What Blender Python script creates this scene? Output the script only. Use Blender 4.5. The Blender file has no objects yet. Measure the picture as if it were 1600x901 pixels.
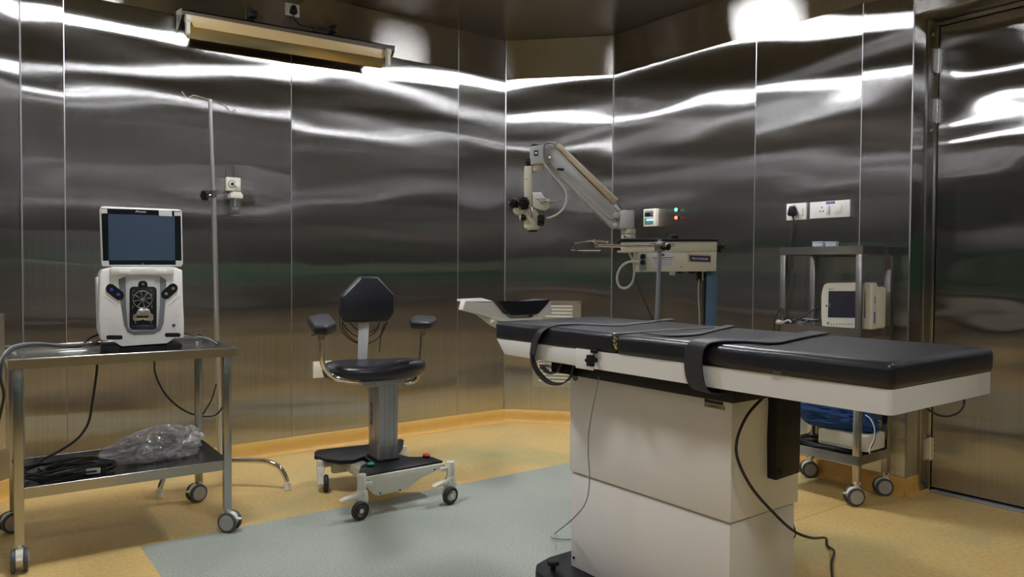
import bpy, bmesh, math, random
from mathutils import Vector, Matrix, noise
random.seed(7)
S = bpy.context.scene
COL = S.collection
R = math.radians

# ------------------------------------------------------------------ camera
CAM_H = 1.08
F_PX = 1169.9
YAW, PITCH, ROLL = R(37.038), R(1.476), R(0.342)
fw = Vector((math.sin(YAW)*math.cos(PITCH), math.cos(YAW)*math.cos(PITCH), -math.sin(PITCH)))
r0 = Vector((math.cos(YAW), -math.sin(YAW), 0))
u0 = r0.cross(fw)
RT = r0*math.cos(ROLL) + u0*math.sin(ROLL)
UP = -r0*math.sin(ROLL) + u0*math.cos(ROLL)
CPOS = Vector((0, 0, CAM_H))
cam = bpy.data.cameras.new('camera')
cam.sensor_width = 36.0
cam.lens = F_PX/1600*36
cam.clip_start = 0.02
co = bpy.data.objects.new('camera', cam)
COL.objects.link(co)
co.matrix_world = Matrix(((RT.x, UP.x, -fw.x, 0), (RT.y, UP.y, -fw.y, 0), (RT.z, UP.z, -fw.z, CAM_H), (0, 0, 0, 1)))
S.camera = co

# ------------------------------------------------------------------ world, exposure, lights' strength
S.view_settings.view_transform = 'Standard'
S.view_settings.look = 'None'
S.view_settings.gamma = 1.0
S.view_settings.use_curve_mapping = False
S.view_settings.exposure = 0.0
w = bpy.data.worlds.new('world')
S.world = w
w.use_nodes = True
w.node_tree.nodes['Background'].inputs[0].default_value = (0.0, 0.0, 0.0, 1)
S.cycles.use_denoising = True
S.cycles.max_bounces = 10
S.cycles.glossy_bounces = 7
S.cycles.diffuse_bounces = 4
S.cycles.transparent_max_bounces = 12
S.cycles.sample_clamp_indirect = 6.0
LIGHT_STRENGTH = 84.0
LIGHT_COLOR = (0.95, 0.97, 1.0)
# ceiling light panels: (centre x, centre y, width x, width y)
CEILING_LIGHTS = [(3.00, 2.93, .40, .36, 1.0, .02), (0.72, 2.93, .40, .36, 1.0, .02), (3.00, 0.10, .40, .30, .5, .16), (0.72, 0.10, .40, .30, 1.45, .16)]   # then: relative output, width of the centre band

# ------------------------------------------------------------------ pixel -> world helpers (1600x901 frame)
def ray(px, py):
    return (fw + RT*((px-800)/F_PX) + UP*((450.5-py)/F_PX)).normalized()
def on(px, py, axis, val, M=None):
    """point seen at a pixel on the plane axis=val of frame M, in M's coordinates"""
    c, d = CPOS, ray(px, py)
    if M is not None:
        I = M.inverted()
        c = I @ c; d = I.to_3x3() @ d
    return c + d*((val-c[axis])/d[axis])
def X(px, py, v, M=None): return on(px, py, 0, v, M)
def Y(px, py, v, M=None): return on(px, py, 1, v, M)
def Z(px, py, v, M=None): return on(px, py, 2, v, M)
def frame(x, y, z, deg): return Matrix.Translation((x, y, z)) @ Matrix.Rotation(R(deg), 4, 'Z')

# ------------------------------------------------------------------ materials
MATS = {}
def nodes(name):
    m = bpy.data.materials.new(name); m.use_nodes = True
    nt = m.node_tree
    return m, nt, nt.nodes, nt.links, nt.nodes['Principled BSDF']
def mat(name, col, rough=.5, metal=0., spec=.5, bump=0., bscale=60., vary=0., vscale=8., coat=0., emit=None, estr=0., bdist=.002):
    if name in MATS: return MATS[name]
    m, nt, N, L, P = nodes(name)
    P.inputs['Base Color'].default_value = (*col, 1)
    P.inputs['Roughness'].default_value = rough
    P.inputs['Metallic'].default_value = metal
    P.inputs['Specular IOR Level'].default_value = spec
    P.inputs['Coat Weight'].default_value = coat
    tc = N.new('ShaderNodeTexCoord')
    if vary:
        n = N.new('ShaderNodeTexNoise'); n.inputs['Scale'].default_value = vscale; n.inputs['Detail'].default_value = 4
        L.new(tc.outputs['Object'], n.inputs['Vector'])
        mx = N.new('ShaderNodeMix'); mx.data_type = 'RGBA'
        mx.inputs[6].default_value = (*[c*(1-vary) for c in col], 1)
        mx.inputs[7].default_value = (*[min(1, c*(1+vary)) for c in col], 1)
        L.new(n.outputs['Fac'], mx.inputs[0]); L.new(mx.outputs[2], P.inputs['Base Color'])
    if bump:
        n = N.new('ShaderNodeTexNoise'); n.inputs['Scale'].default_value = bscale; n.inputs['Detail'].default_value = 3
        L.new(tc.outputs['Object'], n.inputs['Vector'])
        b = N.new('ShaderNodeBump'); b.inputs['Strength'].default_value = bump; b.inputs['Distance'].default_value = bdist
        L.new(n.outputs['Fac'], b.inputs['Height']); L.new(b.outputs['Normal'], P.inputs['Normal'])
    if emit:
        P.inputs['Emission Color'].default_value = (*emit, 1)
        P.inputs['Emission Strength'].default_value = estr
    MATS[name] = m
    return m

def steel_sheet(name, col, rough, aniso, tangent, wave=0.0, wscale=1.0, hair=0.0, grain_axis='Z', stretch=(1, 1, 1)):
    """brushed stainless sheet: long smear across the grain, slow dents from a noise, fine hairlines"""
    m = bpy.data.materials.new(name); m.use_nodes = True
    nt = m.node_tree; N, L = nt.nodes, nt.links
    N.remove(N['Principled BSDF'])
    out = N['Material Output']
    g = N.new('ShaderNodeBsdfAnisotropic')
    g.distribution = 'GGX'
    g.inputs['Color'].default_value = (*col, 1)
    g.inputs['Roughness'].default_value = rough
    g.inputs['Anisotropy'].default_value = aniso
    tv = N.new('ShaderNodeCombineXYZ')
    for i in range(3): tv.inputs[i].default_value = tangent[i]
    L.new(tv.outputs[0], g.inputs['Tangent'])
    tc = N.new('ShaderNodeTexCoord')
    geo = N.new('ShaderNodeNewGeometry')
    last = None
    if wave:
        mp = N.new('ShaderNodeMapping'); mp.inputs['Scale'].default_value = stretch
        L.new(tc.outputs['Object'], mp.inputs['Vector'])
        for sc, amp in ((wscale, 1.0), (wscale*2.6, .30)):
            n = N.new('ShaderNodeTexNoise'); n.noise_dimensions = '4D'
            n.inputs['Scale'].default_value = sc; n.inputs['Detail'].default_value = 0.0
            mul = N.new('ShaderNodeMath'); mul.operation = 'MULTIPLY'; mul.inputs[1].default_value = .35
            L.new(geo.outputs['Random Per Island'], mul.inputs[0]); L.new(mul.outputs[0], n.inputs['W'])
            L.new(mp.outputs[0], n.inputs['Vector'])
            b = N.new('ShaderNodeBump'); b.inputs['Strength'].default_value = 1.0; b.inputs['Distance'].default_value = wave*amp
            L.new(n.outputs['Fac'], b.inputs['Height'])
            if last: L.new(last.outputs['Normal'], b.inputs['Normal'])
            last = b
    if hair:
        mp2 = N.new('ShaderNodeMapping')
        mp2.inputs['Scale'].default_value = (220, 220, 1.2) if grain_axis == 'Z' else (1.2, 1.2, 220)
        L.new(tc.outputs['Object'], mp2.inputs['Vector'])
        n2 = N.new('ShaderNodeTexNoise'); n2.inputs['Scale'].default_value = 1.0; n2.inputs['Detail'].default_value = 3
        L.new(mp2.outputs[0], n2.inputs['Vector'])
        mr = N.new('ShaderNodeMapRange')
        mr.inputs['From Min'].default_value = .3; mr.inputs['From Max'].default_value = .7
        mr.inputs['To Min'].default_value = 1-hair; mr.inputs['To Max'].default_value = 1+hair
        L.new(n2.outputs['Fac'], mr.inputs['Value'])
        vm = N.new('ShaderNodeVectorMath'); vm.operation = 'SCALE'; vm.inputs[0].default_value = col
        L.new(mr.outputs[0], vm.inputs['Scale']); L.new(vm.outputs[0], g.inputs['Color'])
    if last: L.new(last.outputs['Normal'], g.inputs['Normal'])
    L.new(g.outputs[0], out.inputs['Surface'])
    return m

WALLC = (.60, .587, .583)
WR, WA = .205, .905
def wallsteel(name, t): return steel_sheet(name, WALLC, WR, WA, t, wave=.0165, wscale=1.0, hair=.11, stretch=(.6, .6, 1.9))
def friezesteel(name, t): return steel_sheet(name, (.44, .42, .40), .22, .90, t, wave=.0004, wscale=1.2, hair=.06, grain_axis='X')
Zt = (0, 0, 1)
M_wall = wallsteel('brushed_steel_wall', Zt)
M_frX = friezesteel('brushed_steel_frieze_x', (1, 0, 0))
M_frY = friezesteel('brushed_steel_frieze_y', (0, 1, 0))
s2 = math.sqrt(.5)
M_frB = friezesteel('brushed_steel_frieze_chamfer', (s2, -s2, 0))
M_ceil = steel_sheet('ceiling_steel', (.43, .40, .36), .26, .3, (1, 0, 0), wave=.0015, wscale=1.0, hair=.05, grain_axis='X')
M_steel = mat('satin_stainless', (.45, .44, .42), .22, 1.0, bump=.04, bscale=40)
M_steeldark = mat('darker_stainless', (.36, .35, .33), .3, 1.0)
M_seam = mat('polished_seam', (.75, .75, .76), .25, 1.0)
M_seamwall = mat('sheet_joint', (.42, .42, .43), .4, 1.0)
M_polish = mat('satin_chrome', (.85, .84, .82), .3, 1.0)
M_chrome = mat('chrome', (.78, .77, .75), .08, 1.0)
M_white = mat('white_enamel', (.80, .79, .77), .32, vary=.03, vscale=3)
M_frame = mat('white_table_enamel', (.78, .775, .76), .28, vary=.03, vscale=4)
M_ped = mat('off_white_pedestal', (.78, .765, .745), .38, vary=.035, vscale=3)
M_cream = mat('cream_enamel', (.62, .585, .46), .4, vary=.04)
M_creamlt = mat('pale_cream_plastic', (.74, .71, .60), .4, vary=.04)
M_caster = mat('ivory_caster_plastic', (.70, .69, .60), .4)
M_lgrey = mat('light_grey_enamel', (.47, .47, .47), .38, vary=.03)
M_colgrey = mat('anodised_grey', (.42, .43, .46), .35, metal=.6)
M_grey = mat('mid_grey_plastic', (.22, .23, .24), .45)
M_hub = mat('grey_wheel_hub', (.38, .37, .34), .5)
M_tyre = mat('dark_grey_tyre', (.065, .07, .078), .5)
M_black = mat('black_plastic', (.008, .008, .010), .45, spec=.3)
M_rubber = mat('black_rubber', (.018, .018, .02), .6)
M_leather = mat('black_vinyl', (.010, .011, .018), .30, bump=.25, bscale=220, spec=.6)
M_strap = mat('black_strap', (.02, .02, .024), .5, bump=.2, bscale=300)
M_blue = mat('blue_column_enamel', (.06, .115, .19), .4)
M_cableW = mat('white_sheath', (.55, .53, .47), .5)
M_tan = mat('tan_cover', (.55, .45, .30), .4)
M_lampgold = mat('aged_reflector_enamel', (.62, .45, .22), .38, vary=.05)
M_bluecloth = mat('blue_cloth', (.010, .055, .19), .8, bump=.4, bscale=90)
M_red = mat('red_button', (.6, .02, .015), .35)
M_green = mat('green_button', (.01, .35, .16), .35)
M_foam = mat('torn_foam', (.35, .33, .12), .8, vary=.6, vscale=120)
M_purple = mat('dark_purple_plate', (.02, .012, .05), .4)
M_label = mat('pale_sticker', (.60, .60, .62), .5)
M_ink = mat('black_ink', (.01, .01, .012), .6)
M_whiteink = mat('white_ink', (.75, .75, .78), .6)
M_blueink = mat('blue_ink', (.02, .05, .35), .5)
M_screen = mat('screen_glass', (.055, .08, .13), .12, spec=.7, bump=.12, bscale=9, bdist=.004)
M_screenedge = mat('screen_bezel_glass', (.008, .009, .014), .1, spec=.7)
M_monscreen = mat('monitor_glass', (.03, .03, .05), .15, spec=.6, bump=.2, bscale=14, bdist=.004)
M_tape = mat('masking_tape', (.62, .60, .56), .6)
M_silver = mat('silver_fitting', (.6, .6, .58), .3, 1.0)
M_bluelight = mat('blue_port_ring', (.02, .08, .45), .3, emit=(.05, .2, 1), estr=.25)
M_lampR = mat('lit_red_lamp', (.5, .02, .01), .3, emit=(1, .06, .03), estr=9)
M_lampG = mat('lit_green_lamp', (.02, .4, .2), .3, emit=(.08, .9, .4), estr=6)
M_led = mat('lit_blue_led', (.3, .5, .6), .3, emit=(.35, .7, 1), estr=.9)
M_digits = mat('lit_red_digits', (.3, .0, .02), .3, emit=(1, .05, .15), estr=1.2)
M_panelgreen = mat('green_panel_print', (.10, .26, .20), .5)
M_paleblue = mat('pale_blue_box', (.42, .46, .52), .5)
M_dark = mat('dark_gap', (.01, .01, .01), .8)
M_ventdark = mat('vent_inside', (.03, .027, .02), .7)
M_ventrim = mat('vent_plate', (.62, .60, .55), .3, 1.0)
M_greencloth = mat('added_drape_cloth', (.05, .36, .17), .85, bump=.3, bscale=60)
M_emit = mat('light_diffuser', (1, 1, 1), .5, emit=LIGHT_COLOR, estr=LIGHT_STRENGTH)

def floor_material():
    m, nt, N, L, P = nodes('vinyl_floor')
    tc = N.new('ShaderNodeTexCoord'); sep = N.new('ShaderNodeSeparateXYZ')
    L.new(tc.outputs['Object'], sep.inputs[0])
    def math_(op, a, b):
        n = N.new('ShaderNodeMath'); n.operation = op
        for i, v in enumerate((a, b)):
            if isinstance(v, (int, float)): n.inputs[i].default_value = v
            else: L.new(v, n.inputs[i])
        return n.outputs[0]
    def noise_(scale, detail, rough=.55, dist=0):
        n = N.new('ShaderNodeTexNoise'); n.inputs['Scale'].default_value = scale; n.inputs['Detail'].default_value = detail
        n.inputs['Roughness'].default_value = rough; n.inputs['Distortion'].default_value = dist
        L.new(tc.outputs['Object'], n.inputs['Vector']); return n.outputs['Fac']
    def ramp(fac, stops):
        r = N.new('ShaderNodeValToRGB'); L.new(fac, r.inputs[0])
        el = r.color_ramp.elements
        el[0].position, el[0].color = stops[0][0], (*stops[0][1], 1)
        el[1].position, el[1].color = stops[-1][0], (*stops[-1][1], 1)
        for p, c in stops[1:-1]:
            e = el.new(p); e.color = (*c, 1)
        return r.outputs[0]
    def mix(fac, a, b, mode='MIX'):
        n = N.new('ShaderNodeMix'); n.data_type = 'RGBA'; n.blend_type = mode
        if isinstance(fac, (int, float)): n.inputs[0].default_value = fac
        else: L.new(fac, n.inputs[0])
        for i, v in ((6, a), (7, b)):
            if isinstance(v, tuple): n.inputs[i].default_value = (*v, 1)
            else: L.new(v, n.inputs[i])
        return n.outputs[2]
    big = ramp(noise_(1.3, 3, .5, .4), [(.3, (.65, .44, .155)), (.5, (.68, .48, .19)), (.7, (.45, .40, .18))])
    fine = ramp(noise_(55, 5, .7), [(.3, (.80, .80, .80)), (.7, (1.12, 1.12, 1.12))])
    gold = mix(1.0, big, fine, 'MULTIPLY')
    gbig = ramp(noise_(2.0, 3), [(.3, (.31, .345, .30)), (.7, (.39, .42, .365))])
    gfine = ramp(noise_(140, 4, .8), [(.35, (.62, .62, .62)), (.65, (1.3, 1.3, 1.3))])
    grn = mix(1.0, gbig, gfine, 'MULTIPLY')
    def inside(lo, v, hi): return math_('MULTIPLY', math_('GREATER_THAN', v, lo), math_('LESS_THAN', v, hi))
    xo, yo = sep.outputs[0], sep.outputs[1]
    skew = math_('ADD', yo, math_('MULTIPLY', xo, .013))
    mask = math_('MULTIPLY', inside(.585, xo, 2.80), inside(1.86, skew, 3.16))
    col = mix(mask, gold, grn)
    # welded joints between the vinyl sheets
    def line(v, at, wd): return math_('LESS_THAN', math_('ABSOLUTE', math_('SUBTRACT', v, at), 0), wd)
    seams = line(skew, 1.86, .003)
    col = mix(math_('MULTIPLY', seams, .55), col, (.20, .13, .05))
    L.new(col, P.inputs['Base Color'])
    rr = N.new('ShaderNodeMapRange'); L.new(noise_(4, 3), rr.inputs['Value'])
    rr.inputs['To Min'].default_value = .33; rr.inputs['To Max'].default_value = .5
    L.new(rr.outputs[0], P.inputs['Roughness'])
    P.inputs['Specular IOR Level'].default_value = .4
    b = N.new('ShaderNodeBump'); b.inputs['Strength'].default_value = .12; b.inputs['Distance'].default_value = .002
    L.new(noise_(90, 3), b.inputs['Height']); L.new(b.outputs[0], P.inputs['Normal'])
    return m
M_floor = floor_material()
M_cove = mat('orange_vinyl_cove', (.68, .40, .10), .4, vary=.12, vscale=14)

def plastic_film():
    m = bpy.data.materials.new('clear_plastic_film'); m.use_nodes = True
    nt = m.node_tree; N, L = nt.nodes, nt.links
    N.remove(N['Principled BSDF'])
    tr = N.new('ShaderNodeBsdfTransparent'); tr.inputs[0].default_value = (.93, .93, .95, 1)
    gl = N.new('ShaderNodeBsdfGlossy'); gl.inputs['Roughness'].default_value = .24; gl.inputs['Color'].default_value = (1, 1, 1, 1)
    df = N.new('ShaderNodeBsdfDiffuse'); df.inputs[0].default_value = (.75, .75, .80, 1)
    lw = N.new('ShaderNodeLayerWeight'); lw.inputs[0].default_value = .45
    tc = N.new('ShaderNodeTexCoord')
    n = N.new('ShaderNodeTexNoise'); n.inputs['Scale'].default_value = 14; n.inputs['Detail'].default_value = 2
    L.new(tc.outputs['Object'], n.inputs['Vector'])
    add = N.new('ShaderNodeMixRGB'); add.blend_type = 'ADD'; add.inputs[0].default_value = .10
    L.new(tc.outputs['Object'], add.inputs[1]); L.new(n.outputs['Color'], add.inputs[2])
    vo = N.new('ShaderNodeTexVoronoi'); vo.inputs['Scale'].default_value = 22; L.new(add.outputs[0], vo.inputs['Vector'])
    b0 = N.new('ShaderNodeBump'); b0.inputs['Strength'].default_value = 1.0; b0.inputs['Distance'].default_value = .020
    L.new(vo.outputs['Distance'], b0.inputs['Height'])
    b = N.new('ShaderNodeBump'); b.inputs['Strength'].default_value = .8; b.inputs['Distance'].default_value = .012
    L.new(n.outputs['Fac'], b.inputs['Height']); L.new(b0.outputs[0], b.inputs['Normal'])
    L.new(b.outputs[0], gl.inputs['Normal']); L.new(b.outputs[0], lw.inputs['Normal'])
    m1 = N.new('ShaderNodeMixShader'); m1.inputs[0].default_value = .30
    L.new(gl.outputs[0], m1.inputs[1]); L.new(df.outputs[0], m1.inputs[2])
    mr = N.new('ShaderNodeMapRange'); mr.inputs['To Min'].default_value = .30; mr.inputs['To Max'].default_value = .95
    L.new(lw.outputs['Facing'], mr.inputs['Value'])
    m2 = N.new('ShaderNodeMixShader'); L.new(mr.outputs[0], m2.inputs[0])
    L.new(tr.outputs[0], m2.inputs[1]); L.new(m1.outputs[0], m2.inputs[2])
    L.new(m2.outputs[0], N['Material Output'].inputs['Surface'])
    return m
M_film = plastic_film()

# ------------------------------------------------------------------ mesh building
I4 = Matrix.Identity(4)
WORLD = {}
def thing(name, label, cat, loc=(0, 0, 0), deg=0, group=None):
    o = bpy.data.objects.new(name, None); COL.objects.link(o)
    o.empty_display_size = .05
    M = frame(*loc, deg); o.matrix_world = M; WORLD[o] = M
    o['label'] = label; o['category'] = cat
    if group: o['group'] = group
    return o
def tag(o, label, cat, group=None):
    o['label'] = label; o['category'] = cat
    if group: o['group'] = group
    return o

class G:
    """collects shapes (coordinates in frame M), ends as ONE mesh object"""
    def __init__(s, M=None):
        s.bm = bmesh.new(); s.M = M or I4
    def _new(s, before):
        return [v for v in s.bm.verts if v not in before]
    def box(s, x0, x1, y0, y1, z0, z1, bev=0, seg=2):
        t = bmesh.new()
        bmesh.ops.create_cube(t, size=1)
        for v in t.verts:
            v.co = Vector((x0+(v.co.x+.5)*(x1-x0), y0+(v.co.y+.5)*(y1-y0), z0+(v.co.z+.5)*(z1-z0)))
        if bev: bmesh.ops.bevel(t, geom=t.edges[:], offset=bev, segments=seg, affect='EDGES', profile=.5)
        s._merge(t); return s
    def _merge(s, t, T=None):
        mp = {}
        for v in t.verts: mp[v] = s.bm.verts.new(T @ v.co if T else v.co)
        for f in t.faces:
            try: s.bm.faces.new([mp[v] for v in f.verts])
            except ValueError: pass
        t.free()
    def cyl(s, p0, p1, r, r2=None, seg=24, bev=0):
        p0, p1 = Vector(p0), Vector(p1); d = p1-p0
        t = bmesh.new()
        bmesh.ops.create_cone(t, cap_ends=True, segments=seg, radius1=r, radius2=r if r2 is None else r2, depth=d.length)
        if bev:
            es = [e for e in t.edges if abs(e.verts[0].co.z-e.verts[1].co.z) < 1e-6]
            bmesh.ops.bevel(t, geom=es, offset=bev, segments=2, affect='EDGES', profile=.5)
        q = d.to_track_quat('Z', 'Y').to_matrix().to_4x4()
        s._merge(t, Matrix.Translation((p0+p1)/2) @ q); return s
    def ball(s, c, r, sub=3):
        t = bmesh.new(); bmesh.ops.create_icosphere(t, subdivisions=sub, radius=1)
        rr = r if hasattr(r, '__len__') else (r, r, r)
        for v in t.verts: v.co = Vector((v.co.x*rr[0], v.co.y*rr[1], v.co.z*rr[2]))
        s._merge(t, Matrix.Translation(c)); return s
    def lathe(s, prof, c, axis=(0, 0, 1), seg=32):
        """prof: (radius, height) list"""
        q = Vector(axis).normalized().to_track_quat('Z', 'Y').to_matrix().to_4x4()
        T = Matrix.Translation(c) @ q
        t = bmesh.new(); rings = []
        for r, h in prof:
            if r < 1e-6: rings.append([t.verts.new((0, 0, h))])
            else: rings.append([t.verts.new((r*math.cos(2*math.pi*k/seg), r*math.sin(2*math.pi*k/seg), h)) for k in range(seg)])
        for a, b in zip(rings, rings[1:]):
            for k in range(seg):
                k2 = (k+1) % seg
                vs = []
                for v in ([a[k], a[k2]] if len(a) > 1 else [a[0]]) + ([b[k2], b[k]] if len(b) > 1 else [b[0]]): vs.append(v)
                if len(set(vs)) > 2: t.faces.new(vs)
        for rg, flip in ((rings[0], True), (rings[-1], False)):
            if len(rg) > 1: t.faces.new(rg[::-1] if flip else rg)
        s._merge(t, T); return s
    def tube(s, pts, r, seg=8, n=10, closed=False, sx=1, flat=None):
        pts = [Vector(p) for p in pts]
        if n > 1 and len(pts) > 2: pts = smooth_path(pts, n, closed)
        t = bmesh.new(); rings = []
        T0 = (pts[1]-pts[0]).normalized()
        nrm = T0.orthogonal().normalized()
        if flat: nrm = Vector(flat)
        for i, p in enumerate(pts):
            if closed: tg = (pts[(i+1) % len(pts)]-pts[i-1]).normalized()
            else: tg = (pts[min(i+1, len(pts)-1)]-pts[max(i-1, 0)]).normalized()
            nrm = (nrm - tg*nrm.dot(tg))
            nrm = nrm.normalized() if nrm.length > 1e-6 else tg.orthogonal().normalized()
            bn = tg.cross(nrm)
            rings.append([t.verts.new(p + nrm*(r*sx*math.cos(2*math.pi*k/seg)) + bn*(r*math.sin(2*math.pi*k/seg))) for k in range(seg)])
        m = len(rings)
        for i in range(m if closed else m-1):
            a, b = rings[i], rings[(i+1) % m]
            for k in range(seg): t.faces.new([a[k], a[(k+1) % seg], b[(k+1) % seg], b[k]])
        if not closed: t.faces.new(rings[0][::-1]); t.faces.new(rings[-1])
        s._merge(t); return s
    def prism(s, pts, d, bev=0, seg=2):
        """planar polygon pts pushed along vector d"""
        t = bmesh.new(); d = Vector(d)
        a = [t.verts.new(Vector(p)) for p in pts]; b = [t.verts.new(Vector(p)+d) for p in pts]
        t.faces.new(a); t.faces.new(b[::-1])
        for i in range(len(a)): t.faces.new([a[i], b[i], b[(i+1) % len(a)], a[(i+1) % len(a)]])
        bmesh.ops.recalc_face_normals(t, faces=t.faces[:])
        if bev: bmesh.ops.bevel(t, geom=t.edges[:], offset=bev, segments=seg, affect='EDGES', profile=.5)
        s._merge(t); return s
    def ribbon(s, pts, width_dir, wd, th, n=8):
        """flat strap: path pts, half-width along width_dir, thickness th"""
        pts = smooth_path([Vector(p) for p in pts], n, False) if n > 1 else [Vector(p) for p in pts]
        wdv = Vector(width_dir).normalized()*wd/2
        t = bmesh.new(); rings = []
        for i, p in enumerate(pts):
            tg = (pts[min(i+1, len(pts)-1)]-pts[max(i-1, 0)]).normalized()
            nr = tg.cross(wdv).normalized()*th/2
            rings.append([t.verts.new(p+wdv+nr), t.verts.new(p+wdv-nr), t.verts.new(p-wdv-nr), t.verts.new(p-wdv+nr)])
        for a, b in zip(rings, rings[1:]):
            for k in range(4): t.faces.new([a[k], a[(k+1) % 4], b[(k+1) % 4], b[k]])
        t.faces.new(rings[0][::-1]); t.faces.new(rings[-1])
        s._merge(t); return s
    def grid(s, fn, nu, nv):
        t = bmesh.new()
        vs = [[t.verts.new(fn(i/nu, j/nv)) for j in range(nv+1)] for i in range(nu+1)]
        for i in range(nu):
            for j in range(nv): t.faces.new([vs[i][j], vs[i+1][j], vs[i+1][j+1], vs[i][j+1]])
        s._merge(t); return s
    def build(s, name, m, parent=None, sharp=38, flat=False):
        bm = s.bm
        bmesh.ops.transform(bm, matrix=s.M, verts=bm.verts[:])
        if parent is not None:
            PM = WORLD.get(parent) or WORLD[parent.parent]
            bmesh.ops.transform(bm, matrix=PM.inverted(), verts=bm.verts[:])
        bmesh.ops.recalc_face_normals(bm, faces=bm.faces[:])
        if not flat:
            for f in bm.faces: f.smooth = True
            lim = R(sharp)
            for e in bm.edges:
                if len(e.link_faces) == 2 and e.calc_face_angle(0) > lim: e.smooth = False
        me = bpy.data.meshes.new(name); bm.to_mesh(me); bm.free()
        me.materials.append(m)
        o = bpy.data.objects.new(name, me); COL.objects.link(o)
        if parent is not None:
            o.parent = parent
            WORLD[o] = WORLD.get(parent) or I4
        else:
            WORLD[o] = I4
        return o
def v3(x, y, z): return Vector((x, y, z))
def smooth_path(p, n, closed):
    out = []; m = len(p)
    rng = range(m) if closed else range(m-1)
    for i in rng:
        if closed: a, b, c, d = p[i-1], p[i], p[(i+1) % m], p[(i+2) % m]
        else: a, b, c, d = p[max(i-1, 0)], p[i], p[i+1], p[min(i+2, m-1)]
        for k in range(n):
            t = k/n
            out.append(.5*((2*b)+(c-a)*t+(2*a-5*b+4*c-d)*t*t+(3*b-a-3*c+d)*t**3))
    if not closed: out.append(p[-1])
    return out
def text(s, size, origin, xdir, ydir, m, name, parent, thick=.0004, align='CENTER', wide=1.0):
    """lettering as a thin mesh lying in the plane xdir, ydir (world)"""
    cu = bpy.data.curves.new(name, 'FONT'); cu.body = s; cu.size = size; cu.extrude = thick
    cu.align_x = align; cu.align_y = 'CENTER'; cu.resolution_u = 3
    tmp = bpy.data.objects.new(name+'_tmp', cu); COL.objects.link(tmp)
    dg = bpy.context.evaluated_depsgraph_get()
    me = bpy.data.meshes.new_from_object(tmp.evaluated_get(dg))
    bpy.data.objects.remove(tmp); bpy.data.curves.remove(cu)
    x, y = Vector(xdir).normalized(), Vector(ydir).normalized(); z = x.cross(y)
    T = Matrix(((x.x*wide, y.x, z.x, origin[0]), (x.y*wide, y.y, z.y, origin[1]), (x.z*wide, y.z, z.z, origin[2]), (0, 0, 0, 1)))
    if parent is not None: T = (WORLD[parent]).inverted() @ T
    me.transform(T); me.materials.clear(); me.materials.append(m)
    o = bpy.data.objects.new(name, me); COL.objects.link(o)
    if parent is not None: o.parent = parent; WORLD[o] = WORLD[parent]
    return o
def marks(origin, xdir, ydir, width, height, n, m, name, parent, thick=.0004):
    """print too small to read in the photograph: short uneven strokes, one mesh"""
    x, y = Vector(xdir).normalized(), Vector(ydir).normalized(); z = x.cross(y); o = Vector(origin)
    g = G(); step = width/n; rnd = random.Random(n*7+int(width*1e4))
    for i in range(n):
        if rnd.random() < .12: continue
        u = -width/2+step*i; hh = height*rnd.uniform(.75, 1.0)/2; ww = step*.32
        p = o+x*u
        g.prism([p-y*hh, p+x*ww-y*hh, p+x*ww+y*hh, p+y*hh], z*thick)
        v = rnd.choice((-1, 0, 1))*hh*.75
        g.prism([p+y*(v-hh*.2), p+x*step*.8+y*(v-hh*.2), p+x*step*.8+y*(v+hh*.2), p+y*(v+hh*.2)], z*thick)
    return g.build(name, m, parent, flat=True)
def struct(g, name, m, **k):
    o = g.build(name, m, **k); o['kind'] = 'structure'; return o

# ================================================================== THE ROOM
XL, XR, YF, YB = -0.90, 3.653, -1.30, 4.255       # inner faces of the walls
ZS, ZC = 2.41, 2.68                               # joint under the frieze, ceiling
BB = .09                                          # cove height
LCX = .287                                        # left end of back wall
CA, CB = Vector((3.144, YB, 0)), Vector((XR, 3.70, 0))      # back right chamfer
LA = Vector((LCX, YB, 0)); LB = Vector((XL, YB-(LCX-XL), 0))   # left chamfer
DOOR_Y, DOOR_X, DOOR_Z = 1.705, 3.872, 2.29
DOOR_Y0 = .30
g = G(); g.box(XL-.3, DOOR_X+.3, YF-.3, YB+.2, -.06, 0); struct(g, 'floor', M_floor, flat=True)
# ceiling: steel sheets, holes left for the light panels by building around them
g = G(); g.box(XL-.1, DOOR_X+.2, YF-.1, YB+.1, ZC, ZC+.08); struct(g, 'ceiling', M_ceil, flat=True)

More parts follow.
